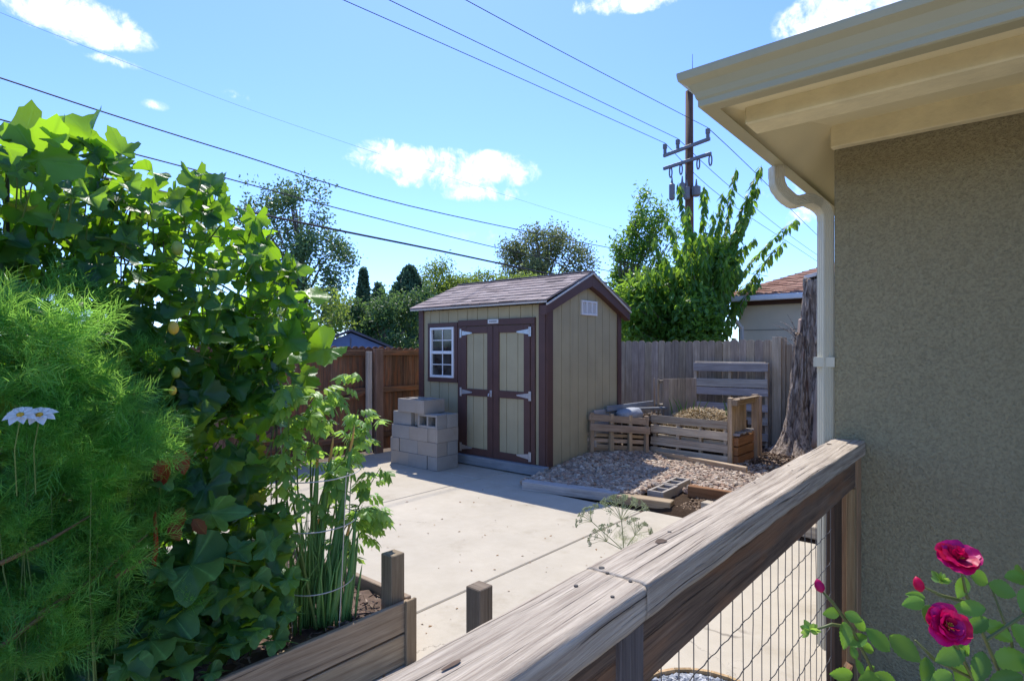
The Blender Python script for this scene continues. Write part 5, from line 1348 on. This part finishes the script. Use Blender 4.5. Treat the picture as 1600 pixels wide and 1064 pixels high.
for (c, d_, par) in ((at(1281, 917, 1.13), Vector((-.3, -.2, 1)), rs2), (at(1436, 915, 1.07), Vector((-.3, 0, 1)), rs)):
    b = MB(); d_.normalize(); b.tube([c - d_ * .010, c - d_ * .004, c + d_ * .004, c + d_ * .012, c + d_ * .017], [.003, .0085, .009, .006, .001], 10); b.build('bud', M_rp, par, smooth=True)
for c, par in ((at(1266, 985, 1.13), rs2), (at(1472, 908, 1.06), rs)): b = MB(); b.scatter(random.choice(OV), np.array([c] * 14), frames(rnd_dirs(14), rnd_dirs(14)), RNG.uniform(.012, .022, 14)); b.build('sepal_tuft', M_tomato, par, smooth=True)
# ------------------------------------------------------------------ neighbours
gr = thing('garage', 'neighbour garage with brown shingle roof, cream walls and white gutter', 'garage', (-3.2, 14.6, 0))
GX0, GX1, GY0 = -4.75, 2.5, 13.9
b = MB(); b.box(((GX0 + GX1) / 2, GY0 + 2.6, 1.38), (GX1 - GX0, 5.2, 2.76))
b.build('wall', paint('garage_wall', (.78, .69, .52), .8, .06, 2), gr)
b = MB()
for z in (1.6, 2.1, 1.1, .6): b.box(((GX0 + GX1) / 2, GY0 - .006, z + .0), (GX1 - GX0, .012, .02))
b.build('lap_line', paint('lap_paint', (.34, .30, .23), .8, .06), gr)
b = MB(); b.box(((GX0 + GX1) / 2, GY0 - .05, 2.72), (GX1 - GX0 + .1, .08, .10)); b.build('fascia', M_brown, gr)
e0 = (GX0 - .45, GY0 - .45, 2.84); b = MB()
b.box(((GX0 + GX1) / 2 - .2, GY0 - .50, 2.80), (GX1 - GX0 + .5, .11, .12)); b.build('gutter', M_white, gr, bevel=.02, seg=2)
b = MB(); b.board((GX0 - .10, GY0 - .48, 2.75), (GX0 - .10, GY0 - .48, 2.52), .09, .07, up=(1, 0, 0)); b.board((GX0 - .10, GY0 - .46, 2.55), (GX0 + .10, GY0 - .08, 2.15), .09, .07, up=(1, 0, 0)); b.board((GX0 + .10, GY0 - .06, 2.2), (GX0 + .10, GY0 - .06, .1), .09, .07, up=(1, 0, 0))
b.build('downspout', M_white, gr, bevel=.008)
b = MB(); shingle_roof(b, GX0 - .42, GX1, GY0 - .48, 2.86, GY0 + 2.6, 3.98, course=.16, tab=.32, thick=.012)
# clip the left end to a hip by pushing vertices right
for i, (x, y, z) in enumerate(b.v):
    lim = GX0 - .42 + max(0, (y - (GY0 - .48))) * .82
    if x < lim: b.v[i] = (lim, y, z)
hipx = GX0 - .42 + 3.08 * .82
b.add([(GX0 - .42, GY0 - .48, 2.85), (GX1, GY0 - .48, 2.85), (GX1, GY0 + 2.6, 3.965), (hipx, GY0 + 2.6, 3.965), (GX0 - .42, GY0 + 5.7, 2.85), (GX1, GY0 + 5.7, 2.85)], [(0, 1, 2, 3), (0, 3, 4), (4, 3, 2, 5)], [(0, 0)] * 11, (.3, .5))
b.build('roof', M_sh2, gr)
bs_ = thing('blue_shed', 'small blue-grey gabled shed seen over the left fence', 'shed', (-12.9, 8.9, 0))
c0 = at(548, 560, 15); Rz = Matrix.Rotation(R(59), 3, 'Z')
def P3(x, y, z): q = Rz @ Vector((x, y, 0)); return (c0.x + q.x, c0.y + q.y, z)
b = MB(); V = [P3(-1.0, 0, 0), P3(1.0, 0, 0), P3(1.0, 0, 1.66), P3(-.0, 0, 2.08), P3(-1.0, 0, 1.66)]; V += [P3(-1.0, 2, 0), P3(1.0, 2, 0), P3(1.0, 2, 1.66), P3(0, 2, 2.08), P3(-1.0, 2, 1.66)]
F = [(0, 1, 2, 3, 4), (9, 8, 7, 6, 5), (0, 5, 6, 1), (1, 6, 7, 2), (5, 0, 4, 9)]; b.add(V, F, [(V[i][0], V[i][2]) for f in F for i in f])
b.build('wall', paint('blue_siding', (.12, .19, .34), .7, .08), bs_)
b = MB()
for s in (-1, 1):
    A = P3(0, -.12, 2.12); B_ = P3(s * 1.22, -.12, 1.60); b.add([A, B_, P3(s * 1.22, 2.1, 1.60), P3(0, 2.1, 2.12), (A[0], A[1], A[2] + .06), (B_[0], B_[1], B_[2] + .06), (P3(s * 1.22, 2.1, 1.66)), P3(0, 2.1, 2.18)], [(0, 1, 2, 3), (4, 7, 6, 5), (0, 4, 5, 1), (1, 5, 6, 2)], [(0, 0)] * 16)
b.build('roof', paint('grey_shed_roof', (.10, .10, .12), .8, .1), bs_)
b = MB(); b.board(P3(0, -.01, .2), P3(0, -.01, 1.95), .03, .01, up=(1, 0, 0)); b.build('batten', M_steel, bs_)

# ------------------------------------------------------------------ utility pole and lines
D = 22.0; tp0 = at(1077, 143, D); pb = at(1077, 560, D); pb.z = 0; pb.x, pb.y = tp0.x, tp0.y
up_ = thing('utility_pole', 'wooden utility pole with two crossarms, insulators and transformers', 'utility pole', (pb.x, pb.y, 0))
b = MB(); b.tube([pb, pb.lerp(tp0, .5), tp0], [.19, .165, .14], 16); b.build('pole', M_polew, up_, smooth=True)
b = MB(); b.tube([at(1082, 145, D), at(1082, 85, D)], [.02, .008], 6); b.build('spike', M_steel, up_)
aL, aR = at(1037, 244, 22.7), at(1109, 217, 20.9); bL, bR = at(1037, 264, 22.7), at(1111, 240, 20.9)
for (a, c) in ((aL, aR), (bL, bR)): m_ = MB(); m_.board(a, c, .10, .12); m_.build('crossarm', M_steel, up_, bevel=.01)
ins = [(1039, 226, 22.65), (1059, 219, 22.2), (1106, 202, 20.95)]
for (px, py, d) in ins: b = MB(); q = at(px, py, d); b.tube([q, q + Vector((0, 0, -.16)), q + Vector((0, 0, -.18)), q + Vector((0, 0, -.42))], [.085, .085, .065, .065], 10); b.build('insulator', M_steel, up_)
for (px, py, d) in ((1048, 262, 22.5), (1064, 257, 22.1), (1091, 248, 21.4), (1110, 242, 20.95)):
    q = at(px, py, d); b = MB(); b.tube([q + Vector((.09 * math.sin(a) * .6, 0, -.20 + .20 * math.cos(a))) for a in lsp(0, 6.28, 12)], .028, 6); b.build('insulator_loop', M_steel, up_)
for (px, py, w_, h) in ((1050, 300, .11, .62), (1066, 297, .11, .55), (1073, 302, .12, .5), (1088, 299, .16, .40)):
    q = at(px, py, 21.7); b = MB(); b.tube([q + Vector((0, 0, h / 2)), q + Vector((0, 0, h / 2 - .04)), q + Vector((0, 0, -h / 2 + .05)), q + Vector((0, 0, -h / 2))], [w_ * .5, w_, w_, w_ * .6], 12); b.tube([q + Vector((0, 0, h / 2)), q + Vector((0, 0, h / 2 + .25))], [.05, .02], 8); b.build('transformer', M_steel, up_)
def wire(label, pts, r, group='power lines'):
    P = [at(*p) for p in pts]; Q = []
    for i in range(len(P) - 1):
        a = P[max(i - 1, 0)]; b0 = P[i]; c = P[i + 1]; d = P[min(i + 2, len(P) - 1)]
        for s in range(6):
            t = s / 6; Q.append(.5 * ((2 * b0) + (c - a) * t + (2 * a - 5 * b0 + 4 * c - d) * t * t + (3 * b0 - a - 3 * c + d) * t ** 3))
    Q.append(P[-1]); b = MB(); b.tube(Q, r, 6, cap=False); o = b.build('power_line', M_cable, None, tuple(Q[0])); tag(o, label, 'power line', group)
wire('upper of the three thick cables, crossing the whole sky from the left edge', [(-120, 84, 9), (0, 122, 10), (176, 180, 11.5), (368, 240, 13.5), (640, 322, 17), (964, 389.6, 24), (1200, 432, 32)], .014)
wire('middle of the three thick cables, running over the squash vine toward the shed', [(-120, 148, 9), (0, 187, 10), (241, 249, 12), (362, 281, 13.5), (547, 330.6, 16), (795, 391.6, 21), (980, 429, 25), (1200, 470, 32)], .014)
wire('lowest and thickest black cable, passing just above the shed roof', [(-120, 190, 8), (0, 232, 9), (105, 264, 9.8), (405, 334.5, 13), (685, 391.6, 17), (877.6, 431.7, 21), (968, 444.7, 24), (1200, 480, 32)], .027)
wire('thin wire from the top of the photo to the left insulator of the pole', [(440, -42, 12), (540, 2, 14), (780, 108, 18), (1039, 224, 22.65)], .010)
wire('thin wire from the top of the photo to the middle insulator of the pole', [(507, -50, 12), (607, 0, 14), (830, 107, 18), (1059, 217, 22.2)], .010)
wire('thin wire from the top of the photo to the right insulator of the pole', [(600, -70, 12), (727, 0, 14), (900, 93, 17), (1106, 200, 20.95)], .010)
wire('thin wire leaving the right insulator toward the house downspout', [(1106, 200, 20.95), (1180, 270, 26), (1293, 382, 40), (1400, 470, 60)], .014)
wire('thin wire leaving the middle insulator, lower beside the downspout', [(1059, 217, 22.2), (1150, 300, 28), (1266, 391, 40), (1400, 480, 60)], .012)
wire('thin wire leaving the left insulator behind the pole', [(1039, 224, 22.65), (1130, 310, 28), (1261, 398, 40), (1400, 490, 60)], .012)
wire('faint thin wire highest in the left sky, above the three thick cables', [(-100, -28, 30), (0, 20, 32), (215, 105, 36), (400, 175, 40), (620, 250, 45), (820, 315, 50), (1000, 370, 56), (1200, 425, 62)], .008)

# ------------------------------------------------------------------ trees
TS = t_simple(.42); TW = t_simple(.62); TQ = t_quad(.7)
def tree(name, label, base, H, blobs, n, leaf, mat, size, clump=10, spread=.35, droop=-.1, trunk_r=.15, limbs=18, upn=.4, mbark=None, trunk_top=None):
    'blobs: ellipsoids (dx,dy,z,rx,rz) about the base; leaves gathered in clumps at twig ends'
    base = Vector((base[0], base[1], 0)); th = thing(name, label, 'tree' if 'bush' not in name else 'bush', base, 'trees beyond the fences')
    wts = np.array([b_[3] ** 2 * b_[4] for b_ in blobs]); wts = wts / wts.sum(); ends = []
    nc = n // clump; subs = []
    for (dx, dy, z, rx, rz) in blobs:
        L = []
        for _ in range(9):
            v = Vector(rnd_dirs(1)[0]) * random.uniform(.45, .95); k = random.uniform(.22, .42); L.append((dx + v.x * rx, dy + v.y * rx, z + v.z * rz, rx * k, rz * k))
        subs.append(L)
    for i in RNG.choice(len(blobs), nc, p=wts):
        dx, dy, z, rx, rz = random.choice(subs[i]); v = Vector(rnd_dirs(1)[0]) * (random.random() ** .5); ends.append(base + Vector((dx + v.x * rx, dy + v.y * rx, z + v.z * rz)))
    E = np.array([tuple(e) for e in ends]); P = np.repeat(E, clump, 0) + RNG.normal(size=(nc * clump, 3)) * spread * .36
    N_ = rnd_dirs(len(P)) + np.array([0, 0, upn]); Hd = rnd_dirs(len(P)) + np.array([0, 0, droop])
    va = np.clip(np.repeat(RNG.random((nc, 2)), clump, 0) * .65 + RNG.random((len(P), 2)) * .35, 0, 1)
    b = MB(); b.scatter(leaf, P, frames(N_, Hd), RNG.uniform(size * .7, size * 1.25, len(P)), va); b.build('crown', mat, th)
    b = MB(); top = trunk_top or H * .75
    b.tube([base, base + Vector((.05, .02, top * .5)), base + Vector((0, 0, top))], [trunk_r, trunk_r * .7, trunk_r * .2], 8)
    for e in random.sample(ends, min(limbs, len(ends))):
        h0 = min(top * .95, max(.3, (e.z) * random.uniform(.35, .7))); s = base + Vector((0, 0, h0)); b.tube([s, s.lerp(e, .5) + Vector((0, 0, .12 * (e - s).length)), e], [trunk_r * .32, trunk_r * .18, .008], 5, cap=False)
    b.build('trunk', mbark or M_barkt, th); return th
def bl(px, py, rpx, rpy, d, base):
    c = at(px, py, d); k = d / FPX; return (c.x - base[0], c.y - base[1], c.z, rpx * k, rpy * k)
# poplar
bp = at(470, 560, 25); tree('poplar_tree', 'tall airy poplar rising behind the squash vine', bp, 9.4, [bl(440, 295, 24, 30, 25, bp), bl(470, 330, 42, 50, 25, bp), bl(420, 350, 44, 60, 25, bp), bl(480, 400, 62, 60, 25, bp), bl(460, 480, 70, 60, 25, bp), bl(400, 300, 20, 26, 25, bp), bl(525, 400, 34, 34, 25, bp), bl(500, 305, 18, 26, 25, bp), bl(510, 460, 50, 50, 25, bp)], 16000, TW, M_poplar, .14, 18, .58, trunk_r=.2, limbs=40)
bp = at(470, 560, 17); tree('bush', 'yellow-green bush beyond the fence left of the blue shed', bp, 3.5, [bl(500, 500, 40, 55, 17, bp), bl(460, 520, 50, 60, 17, bp), bl(535, 515, 22, 32, 17, bp), bl(430, 540, 60, 60, 17, bp)], 5000, TS, M_bush, .13, 10, .4, trunk_r=.08)
def conifer(label, base, H, r, n, size, z0=.4, mat=None):
    base = Vector((base[0], base[1], 0)); th = thing('conifer_tree', label, 'tree', base, 'trees beyond the fences'); P = []; Hd = []
    for _ in range(n):
        t = random.random() ** .8; a = random.random() * 6.283; z = z0 + (H - z0) * t; rr = r * (1 - t) ** .85 * (1 + .25 * math.sin(a * 5 + z * 3)) * random.uniform(.55, 1.05); P.append((base.x + rr * math.cos(a), base.y + rr * math.sin(a), z)); Hd.append((math.cos(a), math.sin(a), random.uniform(-.2, .9)))
    b = MB(); b.scatter(TQ, np.array(P), frames(rnd_dirs(n) + [0, 0, .3], np.array(Hd)), RNG.uniform(size * .6, size * 1.3, n)); b.build('crown', mat or M_conif, th)
    b = MB(); b.tube([base, base + Vector((0, 0, H * .95))], [.12, .02], 7); b.build('trunk', M_barkt, th)
bp = at(568, 560, 40); conifer('distant narrow dark conifer between the poplar and the spruce', bp, 1.65 + 124 / FPX * 40, 1.0, 5000, .28)
bp = at(592, 560, 38); conifer('small distant conifer right beside the narrow dark one', bp, 1.65 + 100 / FPX * 38, 1.2, 1400, .35)
bp = at(640, 560, 22); conifer('dark spruce with a pointed top left of the shed roof', bp, 1.65 + 126 / FPX * 22, 1.9, 15000, .20, mat=M_conif)
bp = at(600, 560, 19); tree('dense_tree', 'dense dark green tree directly left of the shed', bp, 3.5, [bl(620, 490, 44, 36, 19, bp), bl(575, 500, 46, 38, 19, bp), bl(655, 480, 30, 40, 19, bp), bl(545, 505, 34, 44, 19, bp), bl(600, 550, 70, 40, 19, bp), bl(600, 465, 22, 22, 19, bp)], 18000, TS, M_dark, .12, 14, .35, trunk_r=.12)
bp = at(700, 560, 24); tree('wispy_tree', 'wispy green tree behind the left end of the shed roof', bp, 5, [bl(700, 430, 46, 30, 24, bp), bl(690, 470, 50, 40, 24, bp), bl(735, 450, 36, 28, 24, bp), bl(660, 460, 26, 34, 24, bp)], 9000, TS, M_bush, .13, 10, .5, trunk_r=.12, limbs=50)
bp = at(848, 560, 28); tree('bare_topped_tree', 'brownish sparse tree behind the middle of the shed roof', bp, 7, [bl(840, 385, 55, 34, 28, bp), bl(880, 395, 42, 32, 28, bp), bl(810, 410, 48, 30, 28, bp), bl(900, 415, 34, 26, 28, bp), bl(850, 430, 70, 30, 28, bp)], 13000, TW, M_oak, .125, 18, .65, trunk_r=.22, limbs=45)
bp = at(800, 560, 22); tree('bush', 'bright green bush peeping over the shed ridge', bp, 4, [bl(790, 432, 42, 14, 22, bp), bl(850, 440, 40, 14, 22, bp), bl(740, 440, 20, 14, 22, bp)], 1800, TS, M_bush, .13, 8, .3, trunk_r=.1)
bp = at(975, 560, 15); tree('young_elm', 'dark fine-leaved elm at the right of the shed roof', bp, 5.5, [bl(1010, 350, 34, 55, 15, bp), bl(985, 390, 32, 50, 15, bp), bl(1000, 440, 45, 60, 15, bp), bl(1040, 370, 28, 40, 15, bp), bl(975, 480, 30, 60, 15, bp), bl(1030, 330, 14, 26, 15, bp)], 7000, TS, M_elm, .11, 6, .28, trunk_r=.08, limbs=70)
# elm with long shoots carrying paired hanging leaves
bp = at(1090, 560, 13.2); base = Vector((bp.x, bp.y, 0)); th = thing('elm_tree', 'bushy elm with long leafy shoots in front of the utility pole', 'tree', base, 'trees beyond the fences')
P = []; Hd = []; Nn = []; va = []; b = MB(); vr = Vector((_C, _S, 0)); vf = Vector((-_S, _C, 0))
tips = [(1060, 285), (1075, 320), (1040, 340), (1100, 290), (1115, 330), (1150, 262), (1190, 258), (1175, 320), (1130, 300), (1245, 342), (1228, 375), (1190, 430), (1085, 360), (1055, 380), (1020, 400), (1140, 370), (1180, 370), (1160, 420), (1100, 400), (1000, 430), (990, 470), (1040, 450), (1090, 450), (1170, 440), (1130, 440), (1070, 330), (1125, 345), (1160, 345), (1015, 420), (1110, 375), (1020, 370), (1165, 380), (1185, 290)]
alltips = [(t, 13.2 + random.uniform(-.7, .7), True) for t in tips]
for _ in range(190):
    px = random.uniform(975, 1165); top = 345 + abs(px - 1105) * .6 + random.uniform(10, 150); px = min(px, 1115) if top > 420 else px; alltips.append(((px, min(top, 525)), 13.2 + random.uniform(-1.3, 1.0), False))
for (tpx, d, hero) in alltips:
    e = at(tpx[0], tpx[1], d); s = base + vr * random.uniform(-.35, .35) + vf * random.uniform(-.3, .3) + Vector((0, 0, random.uniform(.3, 1.2)))
    mid = s.lerp(e, .5) + (e - s).cross(vf).normalized() * .0 + Vector((0, 0, .10 * (e - s).length)) + vr * (e - s).dot(vr) * (-.15)
    pts = [(1 - t) ** 2 * s + 2 * t * (1 - t) * mid + t * t * e for t in lsp(0, 1, 16)]
    b.tube(pts, [.022 * (1 - t) + .003 for t in lsp(0, 1, 16)], 5, cap=False)
    L = (e - s).length; n_ = int(L * .8 / .05); v0 = random.random()
    for k in range(n_):
        t = .2 + .8 * (k + random.random() * .5) / n_; q = (1 - t) ** 2 * s + 2 * t * (1 - t) * mid + t * t * e; ax = (2 * (1 - t) * (mid - s) + 2 * t * (e - mid)).normalized()
        for sgn in (-1, 1):
            o_ = ax.cross(Vector(rnd_dirs(1)[0])).normalized()
            P.append(tuple(q + o_ * .02)); Hd.append(tuple(o_ * .9 + ax * .25 + Vector((0, 0, -.85)))); Nn.append(tuple(o_ * .8 + Vector((0, 0, .6)) + Vector(rnd_dirs(1)[0]) * .3)); va.append((min(1, max(0, v0 * .6 + random.random() * .4)), random.random()))
b.build('trunk', M_barkt, th); b = MB(); b.scatter(t_simple(.48, .05, .25), np.array(P), frames(np.array(Nn), np.array(Hd)), RNG.uniform(.13, .24, len(P)), np.array(va)); b.build('crown', M_elm, th)
bp = at(1080, 560, 12.5); tree("bush", 'dense leafy undergrowth below the elm behind the grey fence', bp, 3, [bl(1000, 500, 40, 45, 12.4, bp), bl(1060, 500, 50, 45, 12.4, bp), bl(1092, 500, 34, 45, 12.4, bp), bl(1040, 460, 50, 40, 13, bp), bl(1100, 430, 40, 40, 13.2, bp), bl(990, 460, 22, 30, 12.4, bp)], 9000, t_simple(.5), M_elm, .14, 5, .4, trunk_r=.06)
n_ = 260; q_ = [gd(random.uniform(560, 1000), random.uniform(760, 1060)) for _ in range(n_ // 2)] + [Vector((-2.3 + abs(random.gauss(0, .12)), random.uniform(.9, 2.4), 0)) for _ in range(n_ // 2)]
b = MB(); b.scatter(t_simple(.6, .1, .3), np.array([(q.x, q.y, .006) for q in q_]), frames(rnd_dirs(n_) * .3 + [0, 0, 1.], rnd_dirs(n_) * [1, 1, .1]), RNG.uniform(.008, .035, n_)); tag(b.build('leaf_litter', varmat('dry_leaf_bits', [(.25, .13, .06), (.42, .24, .10), (.18, .12, .07)])), kind='stuff')
# distant wood line closing the horizon
far = MB(); n_ = 9000; P = []
for _ in range(n_):
    a = random.uniform(-2.6, 1.1); d = random.uniform(60, 75); h = 2.0 + 2.6 * abs(noise.noise(Vector((a * 9, 0, 0)))) + 1.5 * abs(noise.noise(Vector((a * 30, 4, 0))))
    P.append((math.sin(a) * d, math.cos(a) * d, random.uniform(0, h)))
far.scatter(TQ, np.array(P), frames(rnd_dirs(n_), rnd_dirs(n_)), RNG.uniform(.6, 1.4, n_)); tag(far.build('far_trees', M_conif), kind='stuff')
